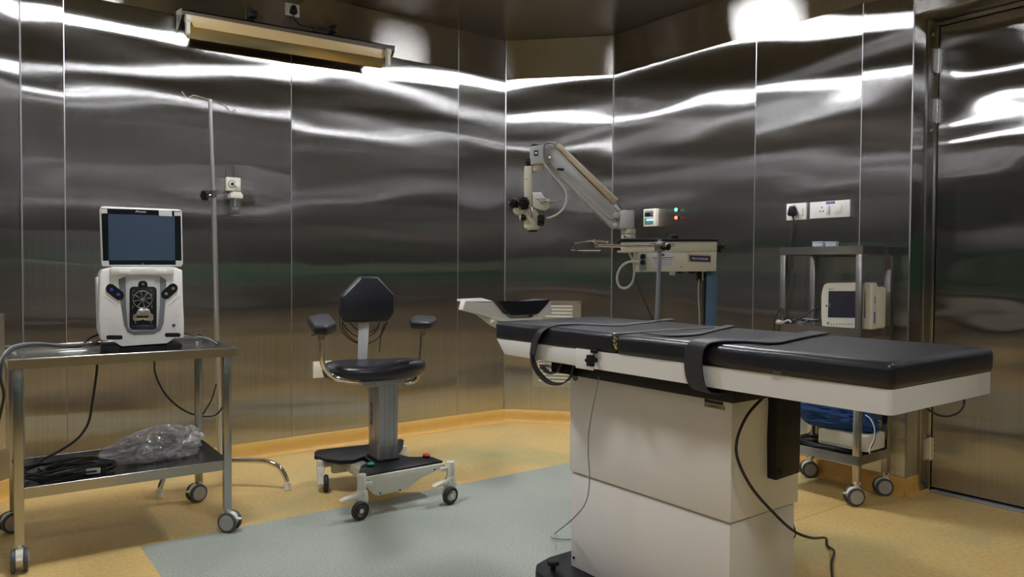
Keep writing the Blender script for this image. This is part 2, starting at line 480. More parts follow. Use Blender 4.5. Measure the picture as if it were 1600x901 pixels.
def sheet(g, a, b, z0, z1, inward, th=.004, gap=.0015):
    """one steel sheet standing on the line a-b, set a little apart from its neighbours"""
    d = (b-a).normalized(); n = Vector(inward).normalized()
    a2, b2 = a+d*gap, b-d*gap
    t = bmesh.new()
    nx, nz = 2, 2
    q = [Vector((a2.x, a2.y, z0+gap)), Vector((b2.x, b2.y, z0+gap)), Vector((b2.x, b2.y, z1-gap)), Vector((a2.x, a2.y, z1-gap))]
    front = [t.verts.new(p) for p in q]
    back = [t.verts.new(p-n*th) for p in q]
    t.faces.new(front)
    for i in range(4): t.faces.new([front[i], back[i], back[(i+1) % 4], front[(i+1) % 4]])
    g._merge(t)
def wall(name, pts, inward, fmat, z_low=BB):
    """pts: joint positions along the wall from end to end"""
    g = G()
    for a, b in zip(pts, pts[1:]): sheet(g, a, b, z_low, ZS, inward)
    w_ = struct(g, name, M_wall, flat=True)
    n = Vector(inward).normalized()
    g = G()
    for a, b in zip(pts, pts[1:]): sheet(g, a, b, ZS, ZC, inward)
    f = g.build(name+'_frieze', fmat, w_, flat=True)
    a, b = pts[0], pts[-1]
    dd = (b-a).normalized()*.05; a = a+dd; b = b-dd
    g = G(); q = [a-n*.02, b-n*.02, b-n*.10, a-n*.10]
    g.prism([p+Vector((0, 0, 0)) for p in q], (0, 0, ZC+.05)); g.build(name+'_backing', M_seam, w_, flat=True)
    return w_
def V2(x, y): return Vector((x, y, 0))
wall('wall_back', [LA, V2(.466, YB), V2(1.602, YB), V2(2.752, YB), CA], (0, -1, 0), M_frX)
wall('wall_back_corner', [CA, CB], (-1, -1, 0), M_frB)
wall('wall_left_corner', [LB, LA], (1, -1, 0), M_frB)
wall('wall_left', [V2(XL, YF), V2(XL, -.2), V2(XL, .95), V2(XL, 2.1), LB], (1, 0, 0), M_frY)
wall('wall_front', [V2(XL, YF), V2(.2, YF), V2(1.35, YF), V2(2.5, YF), V2(XR, YF)], (0, 1, 0), M_frX)
wr = wall('wall_right', [CB, V2(XR, 2.568), V2(XR, 1.953), V2(XR, DOOR_Y)], (-1, 0, 0), M_frY)
wall('wall_right_front', [V2(XR, DOOR_Y0), V2(XR, -.5), V2(XR, YF)], (-1, 0, 0), M_frY)
# header over the door recess
g = G(); sheet(g, V2(XR, DOOR_Y), V2(XR, DOOR_Y0), DOOR_Z, ZC, (-1, 0, 0)); struct(g, 'wall_over_door', M_frY, flat=True)
g = G(); g.box(XR+.004, DOOR_X+.15, DOOR_Y0-.02, DOOR_Y+.02, DOOR_Z, DOOR_Z+.03)
sheet(g, V2(XR, DOOR_Y), V2(DOOR_X+.1, DOOR_Y), .0, DOOR_Z, (0, -1, 0))
sheet(g, V2(XR, DOOR_Y0), V2(DOOR_X+.1, DOOR_Y0), .0, DOOR_Z, (0, 1, 0))
struct(g, 'trim_1', M_wall, flat=True)            # reveal of the door recess
# bright joints between sheets, thin strips standing 1 mm proud
def seam(n, a, z0, z1, inward, wd=.004):
    nn = Vector(inward).normalized(); d = nn.cross(Vector((0, 0, 1)))*wd/2
    g = G(); g.prism([a+d-nn*.003, a-d-nn*.003, a-d+nn*.0007, a+d+nn*.0007], (0, 0, z1-z0))
    for v in g.bm.verts: v.co.z += z0
    struct(g, 'trim_%d' % n, M_seamwall, flat=True)
k = 2
for x in (.466, 1.602, 2.752): seam(k, V2(x, YB), BB, ZC if x > 2 else ZS, (0, -1, 0)); k += 1
for y in (2.568, 1.953): seam(k, V2(XR, y), BB, ZS, (-1, 0, 0)); k += 1
seam(k, CB+V2(-.004, .0), BB, ZC, (-1, -.4, 0), .006); k += 1
seam(k, CA+V2(.0, -.004), BB, ZC, (-.5, -1, 0), .006); k += 1
seam(k, LA+V2(.0, -.004), BB, ZC, (.4, -1, 0), .006); k += 1
seam(k, V2(XR, DOOR_Y+.001), BB, ZC, (-1, 0, 0), .006); k += 1
# ceiling joints (shallow dark lines)
for (x0, x1, y0, y1) in ((2.7545, 2.7575, YF, YB), (XL, XR, 3.1385, 3.1415), (.9, .903, YF, YB), (XL, XR, 1.3, 1.303)):
    g = G(); g.box(x0, x1, y0, y1, ZC-.0015, ZC+.001); struct(g, 'trim_%d' % k, M_steel, flat=True); k += 1

# coved skirting in the floor's vinyl
def cove(name, a, b, inward):
    n = Vector(inward).normalized()
    prof = [(0, BB), (.004, BB-.004), (.006, .05), (.009, .03), (.014, .014), (.022, .005), (.034, .0008), (.0, .0008)]
    g = G(); t = bmesh.new()
    d = (b-a).normalized()
    A = [t.verts.new(a + n*u + Vector((0, 0, z))) for u, z in prof]
    B = [t.verts.new(b + n*u + Vector((0, 0, z))) for u, z in prof]
    for i in range(len(prof)-1): t.faces.new([A[i], B[i], B[i+1], A[i+1]])
    t.faces.new(A); t.faces.new(B[::-1])
    g._merge(t); struct(g, name, M_cove, sharp=60)
cove('baseboard_back', LA, CA, (0, -1, 0)); cove('baseboard_back_corner', CA, CB, (-1, -1, 0))
cove('baseboard_right', CB, V2(XR, DOOR_Y), (-1, 0, 0)); cove('baseboard_door_reveal', V2(XR, DOOR_Y), V2(DOOR_X-.02, DOOR_Y), (0, -1, 0))
cove('baseboard_left_corner', LB, LA, (1, -1, 0)); cove('baseboard_left', V2(XL, YF), LB, (1, 0, 0))
cove('baseboard_front', V2(XL, YF), V2(XR, YF), (0, 1, 0)); cove('baseboard_right_front', V2(XR, DOOR_Y0), V2(XR, YF), (-1, 0, 0))

# door in its recess
g = G(); dx = DOOR_X
g.box(dx-.10, dx+.06, DOOR_Y-.016, DOOR_Y-.0015, 0, DOOR_Z-.001, .002); g.box(dx-.02, dx+.06, DOOR_Y-.024, DOOR_Y-.012, 0, DOOR_Z-.001, .002); g.box(dx-.10, dx+.06, DOOR_Y0+.0015, DOOR_Y0+.03, 0, DOOR_Z-.001, .002)
g.box(dx-.03, dx+.06, DOOR_Y0+.02, DOOR_Y-.012, DOOR_Z-.02, DOOR_Z-.001, .003)
df = struct(g, 'trim_%d' % k, M_steel); k += 1
g = G(); g.box(dx+.03, dx+.12, DOOR_Y0, DOOR_Y, 0, DOOR_Z); struct(g, 'trim_%d' % k, M_dark); k += 1
door_mat = steel_sheet('door_steel', (.46, .45, .44), .21, .89, (0, 0, 1), wave=.022, wscale=1.5, hair=.08, stretch=(1, .7, 1.7))
g = G(); g.box(dx-.012, dx+.03, DOOR_Y0+.036, DOOR_Y-.028, .022, DOOR_Z-.024, .002)
door = struct(g, 'door_1', door_mat, flat=True)
for z0, z1 in ((2.04, 2.16), (1.80, 1.92), (.155, .27)):
    g = G(); yy = DOOR_Y-.026
    g.cyl((dx-.024, yy, z0), (dx-.024, yy, z1), .0075, seg=14)
    g.box(dx-.02, dx-.011, yy-.014, yy, z0+.004, z1-.004); g.box(dx-.07, dx-.03, yy+.004, yy+.009, z0+.004, z1-.004)
    for q in range(4):
        for s_ in (-1, 1): g.ball((dx-.024+(-.012 if s_ > 0 else .004)-.002, yy+s_*.02, z0+.02+q*(z1-z0-.04)/3), .0035, 1)
    g.build('hinge', M_seam, door)
g = G(); g.box(dx-.035, dx+.02, DOOR_Y0+.01, DOOR_Y-.03, .0005, .010, .002); struct(g, 'trim_%d' % k, mat('worn_aluminium', (.42, .42, .44), .5, .3)); k += 1   # threshold
g = G()
for z in (2.225, 1.765):
    g = G(); g.cyl((dx-.06, DOOR_Y-.022, z), (dx-.06, DOOR_Y-.014, z), .008); g.build('frame_screw', M_seam, df)

# ------------------------------------------------------------------ ceiling lights
where = {(1, 1): 'above the far end of the operating table', (0, 1): 'above the equipment trolley', (1, 0): 'near the door side, behind the photographer', (0, 0): 'behind the photographer on the left'}
for x, y, wx, wy, pw, gap in CEILING_LIGHTS:
    t = thing('ceiling_light', 'square white recessed ceiling light panel ' + where[(int(x > 1.8), int(y > 1.6))], 'light', (x, y, ZC), 0, 'recessed ceiling light panels')
    M = frame(x, y, ZC, 0)
    g = G(M); a, b, f_ = wx/2, wy/2, .018
    for (x0, x1, y0, y1) in ((-a-f_, a+f_, b, b+f_), (-a-f_, a+f_, -b-f_, -b), (-a-f_, -a, -b, b), (a, a+f_, -b, b)):
        g.box(x0, x1, y0, y1, -.010, -.001, .002)
    g.build('frame', M_white, t)
    g = G(M); g.box(-a, a, -gap/2, gap/2, -.006, -.002); g.build('centre_band', M_steeldark, t, flat=True)
    for sd in (-1, 1):
        g = G(M); g.box(-a, a, min(sd*(gap/2+.002), sd*b), max(sd*(gap/2+.002), sd*b), -.007, -.002); g.build('diffuser', M_emit if pw == 1 else mat('light_diffuser_%d' % round(pw*100), (1, 1, 1), .5, emit=LIGHT_COLOR, estr=LIGHT_STRENGTH*pw), t, flat=True)

# ================================================================== shared small parts
def twin_caster(parent, x, y, ztop, deg, r=.038, wd=.052, M=None, brake=False, hub=M_hub, tyre=None):
    """twin-wheel caster: hood, stem and two wheels; deg = heading of the rolling direction"""
    F = frame(x, y, 0, deg) if M is None else M @ frame(x, y, 0, deg)
    g = G(F)
    g.cyl((0, 0, r*1.5), (0, 0, ztop), .011, seg=14)
    g.cyl((0, 0, ztop-.012), (0, 0, ztop), .016, seg=14)
    g.cyl((-.012, -wd*.22, r+.008), (-.012, wd*.22, r+.008), r*.8, seg=24)
    g.box(-.014, .016, -wd*.25, wd*.25, r, r*2.0, .004)
    if brake: g.box(-r*1.5, -r*.5, -wd*.18, wd*.18, r*1.25, r*1.42, .002)
    c = g.build('caster', M_caster if tyre is None else tyre, parent)
    for sd in (-1, 1):
        g = G(F); y0, y1 = sd*wd*.24, sd*wd*.5
        g.cyl((-.012, y0, r+.0005), (-.012, y1, r+.0005), r, seg=36, bev=.0035); w_ = g.build('wheel', M_tyre, c)
        g = G(F); g.cyl((-.012, y1-sd*.001, r+.0005), (-.012, y1+sd*.0018, r+.0005), r*.76, seg=32); g.build('hub_cap', hub, c)
    return c

def cable(name, pts, r, m, label, cat='cable', n=8, group=None, parent=None, seg=8):
    g = G(); g.tube(pts, r, seg=seg, n=n)
    o = g.build(name, m, parent)
    if parent is None: tag(o, label, cat, group)
    return o

# ================================================================== OPERATING TABLE
K = .83                                   # everything on the table was measured along its rays
TX0, TX1 = 1.639, 2.172
TY0, TY1 = .798, 2.266
ZF0, ZF1, ZM = .765, .822, .884
table = thing('operating_table', 'long white and black padded operating table on a white pedestal', 'operating table', (1.9, 1.62, 0))
# telescopic pedestal: lower box, wider upper box
PX0, PX1, PY0, PY1 = 1.731, 2.062, 1.279, 1.955
g = G(); g.box(PX0+.006, PX1-.010, PY0+.006, PY1-.006, .042, .372, .003); g.build('pedestal_lower', M_ped, table)
g = G(); g.box(PX0, PX1, PY0, PY1, .377, .722, .004); up = g.build('pedestal_upper', M_ped, table)
for yy in (PY1-.022, PY1-.62):
    g = G(); g.cyl((PX0+.003, yy, .075), (PX0+.008, yy, .075), .005, seg=12); g.build('screw', M_black, table)
# maker's plates on the pedestal, dark print on brushed metal
pa, pb = X(1101, 619, PX0-.001), X(1131, 641, PX0-.001); pb.z = X(1101, 635, PX0-.001).z
Yd = Vector((0, -1, 0)); Zd = Vector((0, 0, 1))
g = G(); g.box(PX0-.0015, PX0, pb.y+.003, pa.y, pb.z+.013, pa.z, 0); g.build('maker_plate', M_ink, table)
g = G(); g.box(PX0-.0015, PX0, pb.y-.003, pa.y+.001, pb.z, pb.z+.011, 0); g.build('serial_plate', mat('serial_plate_metal', (.30, .27, .16), .5), table)
marks((PX0-.0017, (pa.y+pb.y)/2-.002, pb.z+.0055), Yd, Zd, .040, .005, 14, M_ink, 'plate_print', table)
g = G(); g.box(PX0-.0022, PX0, pb.y+.004, pa.y-.012, pa.z-.007, pa.z-.0005); g.build('plate_strip', mat('plate_gold', (.40, .33, .17), .4), table)
# black floor base with the four levelling knobs
hb = [Z(838, 901, .045), Z(852, 889, .045), Z(868, 877, .045), Z(892, 869, .045)]
g = G()
xa, xb = 1.600, 2.19
pr = [(xa, 1.93), (xa+.010, 1.99), (xa+.05, 2.035), (xa+.13, 2.06), (xb-.1, 2.06), (xb-.03, 2.03), (xb, 1.97), (xb, 1.24), (xb-.05, 1.18), (xa+.06, 1.18), (xa, 1.24)]
g.prism([Vector((a, b, .008)) for a, b in pr], (0, 0, .034), .008); g.build('floor_base', M_black, table)
for i, (kx, ky) in enumerate(((1.660, 1.955), (2.13, 1.96), (2.13, 1.25), (1.665, 1.25))):
    g = G(); g.cyl((kx, ky, .0), (kx, ky, .062), .009, seg=14)
    g.lathe([(.004, 0), (.017, .002), (.019, .010), (.014, .016), (.0, .017)], (kx, ky, .060))
    for q in range(6):
        a = q*math.pi/3; g.cyl((kx+.016*math.cos(a), ky+.016*math.sin(a), .063), (kx+.016*math.cos(a), ky+.016*math.sin(a), .075), .0065, seg=10)
    g.build('levelling_knob', M_black, table)
# dark mechanism between pedestal and bed
g = G(); g.box(PX0+.03, PX1-.03, PY0+.03, PY1-.02, .7225, .745)
g.box(TX0+.03, TX1-.03, PY0-.05, PY1+.03, .725, .764, .004)
g.cyl((PX0+.06, PY1-.06, .7225), (PX0+.06, PY1-.06, .762), .02)
g.build('tilt_mechanism', M_black, table)
g = G(); g.box(TX0+.045, TX0+.075, PY1-.05, PY1+.11, .735, .742, .001); g.build('mechanism_rail', M_steel, table)
# hinge lug of the head section
lc = X(902, 589, TX0+.10)
g = G(); g.box(TX0+.10, TX0+.13, lc.y-.035, lc.y+.04, lc.z-.04, .766, .008); g.build('hinge_lug', M_cream, table)
g = G(); g.cyl((TX0+.088, lc.y, lc.z), (TX0+.102, lc.y, lc.z), .013, seg=6)
g.cyl((TX0+.094, lc.y, lc.z), (TX0+.101, lc.y, lc.z), .018); g.build('hinge_bolt', mat('green_zinc_bolt', (.12, .20, .12), .4, .5), table)
# bed frame: two white channel sections
yj = X(925, 552, TX0).y                   # joint between head and body section
def rail_outline(y0, y1, end_slant=0):
    return y0, y1, end_slant
g = G()
g.prism([v3(TX0, yj-.004, ZF0), v3(TX0, TY0+.012, ZF0), v3(TX0+.004, TY0+.004, ZF0), v3(TX0+.012, TY0, ZF0), v3(TX1-.012, TY0, ZF0), v3(TX1-.004, TY0+.004, ZF0), v3(TX1, TY0+.012, ZF0), v3(TX1, yj-.004, ZF0),
         v3(TX1-.03, yj-.004, ZF0), v3(TX1-.03, TY0+.03, ZF0), v3(TX0+.03, TY0+.03, ZF0), v3(TX0+.03, yj-.004, ZF0)], (0, 0, ZF1-ZF0))
g.box(TX0+.031, TX1-.031, TY0+.031, yj-.006, ZF1-.02, ZF1-.001)
g.build('body_frame', M_frame, table)
g = G()
sl = X(788, 551, TX0).y                    # the head end is cut on a slant
for x0 in (TX0, TX1-.03):
    g.prism([Vector((x0, yj+.004, ZF0)), Vector((x0, sl, ZF0)), Vector((x0, TY1+.003, ZF1)), Vector((x0, yj+.004, ZF1))], (.03, 0, 0), .003)
g.box(TX0+.02, TX1-.02, yj+.01, TY1-.03, ZF1-.02, ZF1-.001)
g.prism([Vector((TX0+.02, sl-.02, ZF0)), Vector((TX0+.02, sl, ZF0)), Vector((TX0+.02, TY1+.003, ZF1)), Vector((TX0+.02, TY1-.02, ZF1))], (TX1-TX0-.04, 0, 0), .002)
g.build('head_frame', M_frame, table)
g = G(); g.box(TX0-.004, TX0+.002, yj-.010, yj+.075, ZF0-.006, ZF1+.002, .003); g.build('joint_bracket', M_frame, table)
kc = X(925, 563, TX0-.018)
g = G(); g.cyl((TX0-.022, kc.y, kc.z), (TX0, kc.y, kc.z), .008, seg=14)
g.cyl((TX0-.032, kc.y, kc.z), (TX0-.017, kc.y, kc.z), .015, seg=18, bev=.003)
for q in range(6):
    a = q*math.pi/3; g.cyl((TX0-.031, kc.y+.014*math.cos(a), kc.z+.014*math.sin(a)), (TX0-.018, kc.y+.014*math.cos(a), kc.z+.014*math.sin(a)), .0062, seg=10)
g.build('star_knob', M_black, table)
g = G(); g.box(TX0-.012, TX0-.003, kc.y-.012, kc.y+.016, ZF1-.006, ZF1+.006, .002); g.build('clamp_jaw', M_black, table)
g = G(); kk = Y(1554, 593, TY0+.05)
g.cyl((TX1-.004, TY0+.022, ZF1-.022), (TX1+.014, TY0+.022, ZF1-.022), .007, seg=14); g.cyl((TX1+.006, TY0+.022, ZF1-.022), (TX1+.022, TY0+.022, ZF1-.022), .010, seg=18, bev=.003)
g.build('side_knob', M_black, table)
# mattress sections: soft box with rounded long edges and a faint sag
def pad(name, x0, x1, y0, y1, z0, z1, r=.02, puff=.004, parent=table, m=M_leather):
    g = G(); t = bmesh.new(); bmesh.ops.create_cube(t, size=1)
    for v in t.verts: v.co = Vector((x0+(v.co.x+.5)*(x1-x0), y0+(v.co.y+.5)*(y1-y0), z0+(v.co.z+.5)*(z1-z0)))
    bmesh.ops.bevel(t, geom=t.edges[:], offset=r, segments=4, affect='EDGES', profile=.55)
    bmesh.ops.subdivide_edges(t, edges=[e for e in t.edges if e.calc_length() > .1], cuts=14, use_grid_fill=True)
    for v in t.verts:
        u = (v.co.x-x0)/(x1-x0); q = (v.co.y-y0)/(y1-y0)
        if v.co.z > z0+r*1.2:
            v.co.z += puff*(math.sin(math.pi*min(1, max(0, u)))**.5)*(math.sin(math.pi*min(1, max(0, q)))**.3) - puff*.5
            v.co.z += .0022*noise.noise(Vector((v.co.x*6, v.co.y*6, 3)))
        if abs(v.co.x-x0) < .002 or abs(v.co.x-x1) < .002:
            v.co.x += (-1 if v.co.x < (x0+x1)/2 else 1)*.0022*noise.noise(Vector((v.co.y*9, v.co.z*20, 1)))
    g._merge(t)
    return g.build(name, m, parent, sharp=60)
y_m = X(962, 545, TX0).y
pad('body_mattress', TX0-.006, TX1+.006, TY0-.004, y_m-.003, ZF1-.004, ZM, .019)
pad('head_mattress', TX0-.004, TX1+.004, y_m+.004, TY1+.008, ZF1-.004, ZM+.002, .016)
g = G()
for q in range(26):
    zz = ZF1+.012+random.random()*.042; g.ball((TX0-.003+random.random()*.004, y_m+random.uniform(-.006, .007), zz), (random.uniform(.002, .004), random.uniform(.002, .0035), random.uniform(.002, .005)), 1)
g.build('torn_foam', M_foam, table)
g = G(); tq = X(1215, 582, TX0-.0065); g.box(TX0-.0082, TX0-.006, tq.y-.012, tq.y+.012, tq.z-.004, tq.z+.004); g.build('mattress_tag', mat('worn_tag', (.07, .06, .06), .5), table)
# horseshoe headrest: white winged plate under a dished black cushion
HY = 2.449
hc = (TX0+TX1)/2
g = G()
pl = [(727, 470), (723, 484), (750, 491), (776, 500), (800, 504), (836, 503), (852, 494), (862, 490), (861, 472), (850, 472), (832, 495), (800, 496), (786, 490), (776, 476), (770, 470)]
pts = [Y(a, b, HY) for a, b in pl]
g.prism(pts, (0, .035, 0), .003)
g.prism([Y(727, 470, HY)+Vector((0, .0, 0)), Y(770, 470, HY), Y(772, 466, HY)+Vector((0, .09, 0)), Y(733, 468, HY)+Vector((0, .09, 0))], (0, 0, -.008), .002)
g.prism([Y(850, 472, HY), Y(861, 472, HY), Y(861, 472, HY)+Vector((0, .09, .002)), Y(850, 472, HY)+Vector((0, .09, .002))], (0, 0, -.008), .002)
hr = g.build('headrest_plate', M_frame, table)
# cushion: trough open upwards
L0, L1 = Y(775, 470, HY-.01), Y(857, 471, HY-.01)
def trough(u, v):
    # u across (x), v along y
    xx = L0.x+(L1.x-L0.x)*u
    edge = abs(2*u-1)
    bot = Y(815, 489, HY-.01).z
    dish = bot+(L0.z+.004-bot)*min(1, max(0, (edge-.50)/.50))**1.1
    top = L0.z+.001-.012*(1-edge**2)*(.3+.7*v)
    s_ = min(1, v*6)
    return Vector((xx, HY-.022+.12*v, top if want_top else dish))
g = G(); t = bmesh.new(); NU, NV = 30, 8
want_top = True
top = [[t.verts.new(trough(i/NU, j/NV)) for j in range(NV+1)] for i in range(NU+1)]
want_top = False
def low(u, v): return trough(u, v)-Vector((0, 0, .006))
bot_ = [[t.verts.new(low(i/NU, j/NV)) for j in range(NV+1)] for i in range(NU+1)]
for i in range(NU):
    for j in range(NV):
        t.faces.new([top[i][j], top[i+1][j], top[i+1][j+1], top[i][j+1]]); t.faces.new([bot_[i][j], bot_[i][j+1], bot_[i+1][j+1], bot_[i+1][j]])
for i in range(NU):
    t.faces.new([top[i][0], bot_[i][0], bot_[i+1][0], top[i+1][0]]); t.faces.new([top[i][NV], top[i+1][NV], bot_[i+1][NV], bot_[i][NV]])
for j in range(NV):
    t.faces.new([top[0][j], top[0][j+1], bot_[0][j+1], bot_[0][j]]); t.faces.new([top[NU][j], bot_[NU][j], bot_[NU][j+1], top[NU][j+1]])
bmesh.ops.recalc_face_normals(t, faces=t.faces[:])
g._merge(t); g.build('headrest_cushion', M_leather, table, sharp=50)
a0, a1 = Y(745, 488, HY), Y(800, 503, HY)
g = G(); g.prism([a0+Vector((0, .01, -.002)), Y(776, 500, HY)+Vector((0, .01, 0)), Vector((Y(790, 508, HY).x, TY1-.02, ZF1-.012)), Vector((Y(776, 508, HY).x-.0, TY1-.02, ZF1-.03)), Y(768, 502, HY)+Vector((0, .01, -.012))], (0, .012, 0), .002)
g.box(hc-.10, hc+.10, TY1-.04, HY+.03, ZF1-.035, ZF1-.018, .003)
g.build('headrest_arm', M_cream, table)
# black pillar hanging below the foot half (hand-control holder)
bx0, bx1 = Y(1212, 690, PY0-.03).x, Y(1251, 690, PY0-.03).x
g = G(); zt, zb = ZF0-.002, Y(1230, 746, PY0-.03).z
g.prism([Vector((bx0, PY0-.03, zt)), Vector((bx1, PY0-.03, zt)), Vector((bx1, PY0-.03, zb+.004)), Vector((bx0+.006, PY0-.03, zb)), Vector((bx0+.002, PY0-.03, zb+.12)), Vector((bx0+.006, PY0-.03, zt-.07))], (0, .042, 0), .004)
blk = g.build('handset_pillar', M_black, table)
g = G(); g.cyl((bx0+.022, PY0-.033, zb+.025), (bx0+.022, PY0-.029, zb+.025), .008); g.build('pillar_screw', M_dark, table)

# ---- straps lying over the bed
def strap(name, pts, wd, wdir, label, th=.003, n=8):
    g = G(); g.ribbon(pts, wdir, wd, th, n); o = g.build(name, M_strap); return tag(o, label, 'strap', 'safety straps of the table')
st = ZM+.005
def T_(px, py, z=None): return Z(px, py, st if z is None else z)
# first strap: over the head section, down the near side, loose loop underneath
s1 = [T_(1050, 498), T_(1010, 503), T_(960, 508), T_(905, 506), T_(868, 507)]
s1 = [Vector((p.x, p.y, st)) for p in s1]
s1 += [X(847, 515, TX0-.008), X(836, 532, TX0-.013), X(832, 555, TX0-.012)]
s1c = [X(832, 553, TX0-.013), X(834, 568, TX0-.012), X(842, 583, TX0-.008), X(858, 597, TX0+.0), X(878, 599, TX0+.015), X(892, 588, TX0+.02), X(899, 570, TX0+.02)]
g = G(); g.ribbon(s1, (.35, 1, 0), .055, .003, 8); g.ribbon(s1c, (.84, .54, 0), .045, .004, 8)
tag(g.build('safety_strap', M_strap), 'black safety strap across the head section, its end looping below the frame', 'strap', 'safety straps of the table')
s1b = [X(846, 572, TX0+.004), X(858, 582, TX0+.01), X(872, 580, TX0+.016), X(880, 566, TX0+.02)]
g = G(); g.ribbon(s1b, (.84, .54, 0), .040, .004, 8); tag(g.build('strap_tail', M_strap), 'short black strap tail hanging in a small loop below the head section', 'strap', 'safety straps of the table')
# second strap: wraps the body section near the pedestal corner
s2p = [Vector((p.x, p.y, st+.001)) for p in (T_(1282, 519), T_(1240, 526), T_(1198, 534), T_(1150, 532), T_(1112, 532))]
s2p += [X(1092, 536, TX0-.011), X(1084, 552, TX0-.014), X(1084, 580, TX0-.015), X(1090, 603, TX0-.013), X(1103, 612, TX0+.01), X(1125, 610, TX0+.05)]
strap('safety_strap', s2p, .078, (.25, 1, 0), 'black safety strap wrapped round the body section above the pedestal corner', .004)
g = G(); p3 = [Vector((p.x, p.y, st-.001)) for p in (T_(1142, 508), T_(1112, 515), T_(1085, 521), T_(1045, 523), T_(1005, 520))]
g.ribbon(p3, (.25, 1, 0), .038, .0025, 8); tag(g.build('loose_strap', M_strap), 'flat black strap end lying loose on the mattress middle', 'strap', 'safety straps of the table')

# ---- wrist/drape rest clamped to the far rail
ax = TX1+.03
rest = thing('drape_support', 'chrome pole and bar with bent wire frame clamped to the far table rail', 'support frame', (ax, 1.85, .8))
pb_, pt_ = X(1026, 515, ax), X(1031, 374, ax)
g = G(); g.cyl(pb_-Vector((0, 0, .03)), pt_, .0085, seg=18); g.build('upright_pole', M_colgrey, rest)
g = G(); g.box(TX1-.002, ax+.012, pb_.y-.018, pb_.y+.018, ZF0+.01, ZF1-.005, .003); g.build('rail_clamp', M_steel, rest)
jb = X(1031, 386, ax)
le = X(933, 383, ax)                        # the bar runs along the table toward the head
g = G(); g.cyl(jb, le, .0068, seg=16); g.build('cross_bar', M_chrome, rest)
g = G(); g.box(jb.x-.014, jb.x+.014, jb.y-.016, jb.y+.016, jb.z-.018, jb.z+.022, .004); g.cyl(jb+Vector((0, 0, .02)), jb+Vector((0, 0, .034)), .007)
cj = g.build('cross_clamp', M_steel, rest)
g = G(); g.cyl(jb+Vector((0, -.015, 0)), jb+Vector((0, -.045, 0)), .009, seg=16); g.cyl(jb+Vector((0, -.028, 0)), jb+Vector((0, -.046, 0)), .014, seg=8, bev=.003); g.build('clamp_knob', M_black, rest)
g = G(); wf = [X(950, 378, ax+.02), X(928, 375, ax), X(905, 378, ax-.04), X(898, 380, ax-.05), X(893, 390, ax-.06), X(915, 391, ax-.05), X(938, 391, ax-.02)]
g.tube(wf, .0028, n=1); g.ball(X(928, 376, ax), (.010, .010, .006), 2); g.build('wire_frame', M_chrome, rest)
g = G(); g.box(le.x-.009, le.x+.009, le.y-.008, le.y+.014, le.z-.010, le.z+.012, .003); g.build('end_clamp', M_steel, rest)

# ---- cables at the table
cable('foot_switch_cable', [X(937, 580, TX0+.05), X(934, 600, TX0+.02), X(922, 660, TX0+.02), X(919, 700, TX0+.02), X(921, 750, TX0), X(915, 785, TX0-.02), X(893, 812, TX0-.03), Z(868, 832, .012), Z(862, 839, .006), Z(880, 842, .006), Z(905, 842, .006)], .0022, M_grey, 'thin grey cable hanging from the head end of the table down to the floor')
cable('power_cable', [Y(1198, 612, PY0-.02), Y(1192, 621, PY0-.025), Y(1168, 648, PY0-.03), Y(1152, 685, PY0-.03), Y(1153, 718, PY0-.035), Y(1175, 762, PY0-.05), Y(1210, 802, PY0-.06), Y(1240, 829, PY0-.05), Y(1268, 840, PY0-.02), Z(1290, 840, .02), Z(1292, 852, .010), Z(1303, 860, .007), Z(1299, 880, .007), Z(1301, 912, .007)], .0042, M_rubber, 'black power cable sagging past the pedestal from below the bed to the floor')
cable('short_cable', [Z(1238, 815, .2), Z(1243, 832, .12), Z(1240, 840, .08), Z(1234, 838, .07)], .003, M_rubber, 'small dark cable hook sticking out behind the lower pedestal')
cable('hanging_cable', [Y(1448, 637, TY0+.12), Y(1460, 646, TY0+.12), Y(1480, 650, TY0+.12), Y(1498, 643, TY0+.12), Y(1506, 630, TY0+.12), Y(1505, 618, TY0+.12)], .0035, M_rubber, 'black cable loop hanging under the foot end of the table')

# ================================================================== SURGEON'S CHAIR
ch = thing('surgeon_chair', 'black upholstered surgeon chair on a wheeled cream base with two armrests', 'chair', (1.64, 3.20, 0), -5)
CF = WORLD[ch]
fr = Z(592, 722, .165, CF); cx0, cy0 = fr.x, fr.y           # near corner of the column foot
cl = Z(569, 714, .165, CF); cr = Z(623, 719, .165, CF)
cw, cd = .098, .135
seat_bot = Y(590, 594, cy0, CF).z
g = G(CF); g.box(cx0, cx0+cw, cy0, cy0+cd, .165, seat_bot+.01, .006); g.build('column', M_colgrey, ch)
g = G(CF)
for q in (.3, .52, .78): g.box(cx0+cw*q-.001, cx0+cw*q+.001, cy0-.0008, cy0+.001, .175, seat_bot)
for q in (.35, .7): g.box(cx0-.0008, cx0+.001, cy0+cd*q-.001, cy0+cd*q+.001, .175, seat_bot)
g.build('column_groove', M_grey, ch)
g = G(CF); g.box(cx0-.006, cx0+cw+.006, cy0-.006, cy0+cd+.006, .163, .176, .003); g.build('column_collar', M_black, ch)
lb = on(580, 645, 0, cx0-.001, CF)
g = G(CF); g.box(cx0-.0015, cx0, lb.y-.008, lb.y+.008, lb.z-.055, lb.z+.05); g.build('column_sticker', M_purple, ch)
marks(CF @ v3(cx0-.0016, lb.y, lb.z), (0, 0, 1), CF.to_3x3() @ v3(0, 1, 0), .08, .008, 11, M_whiteink, 'sticker_print', ch)
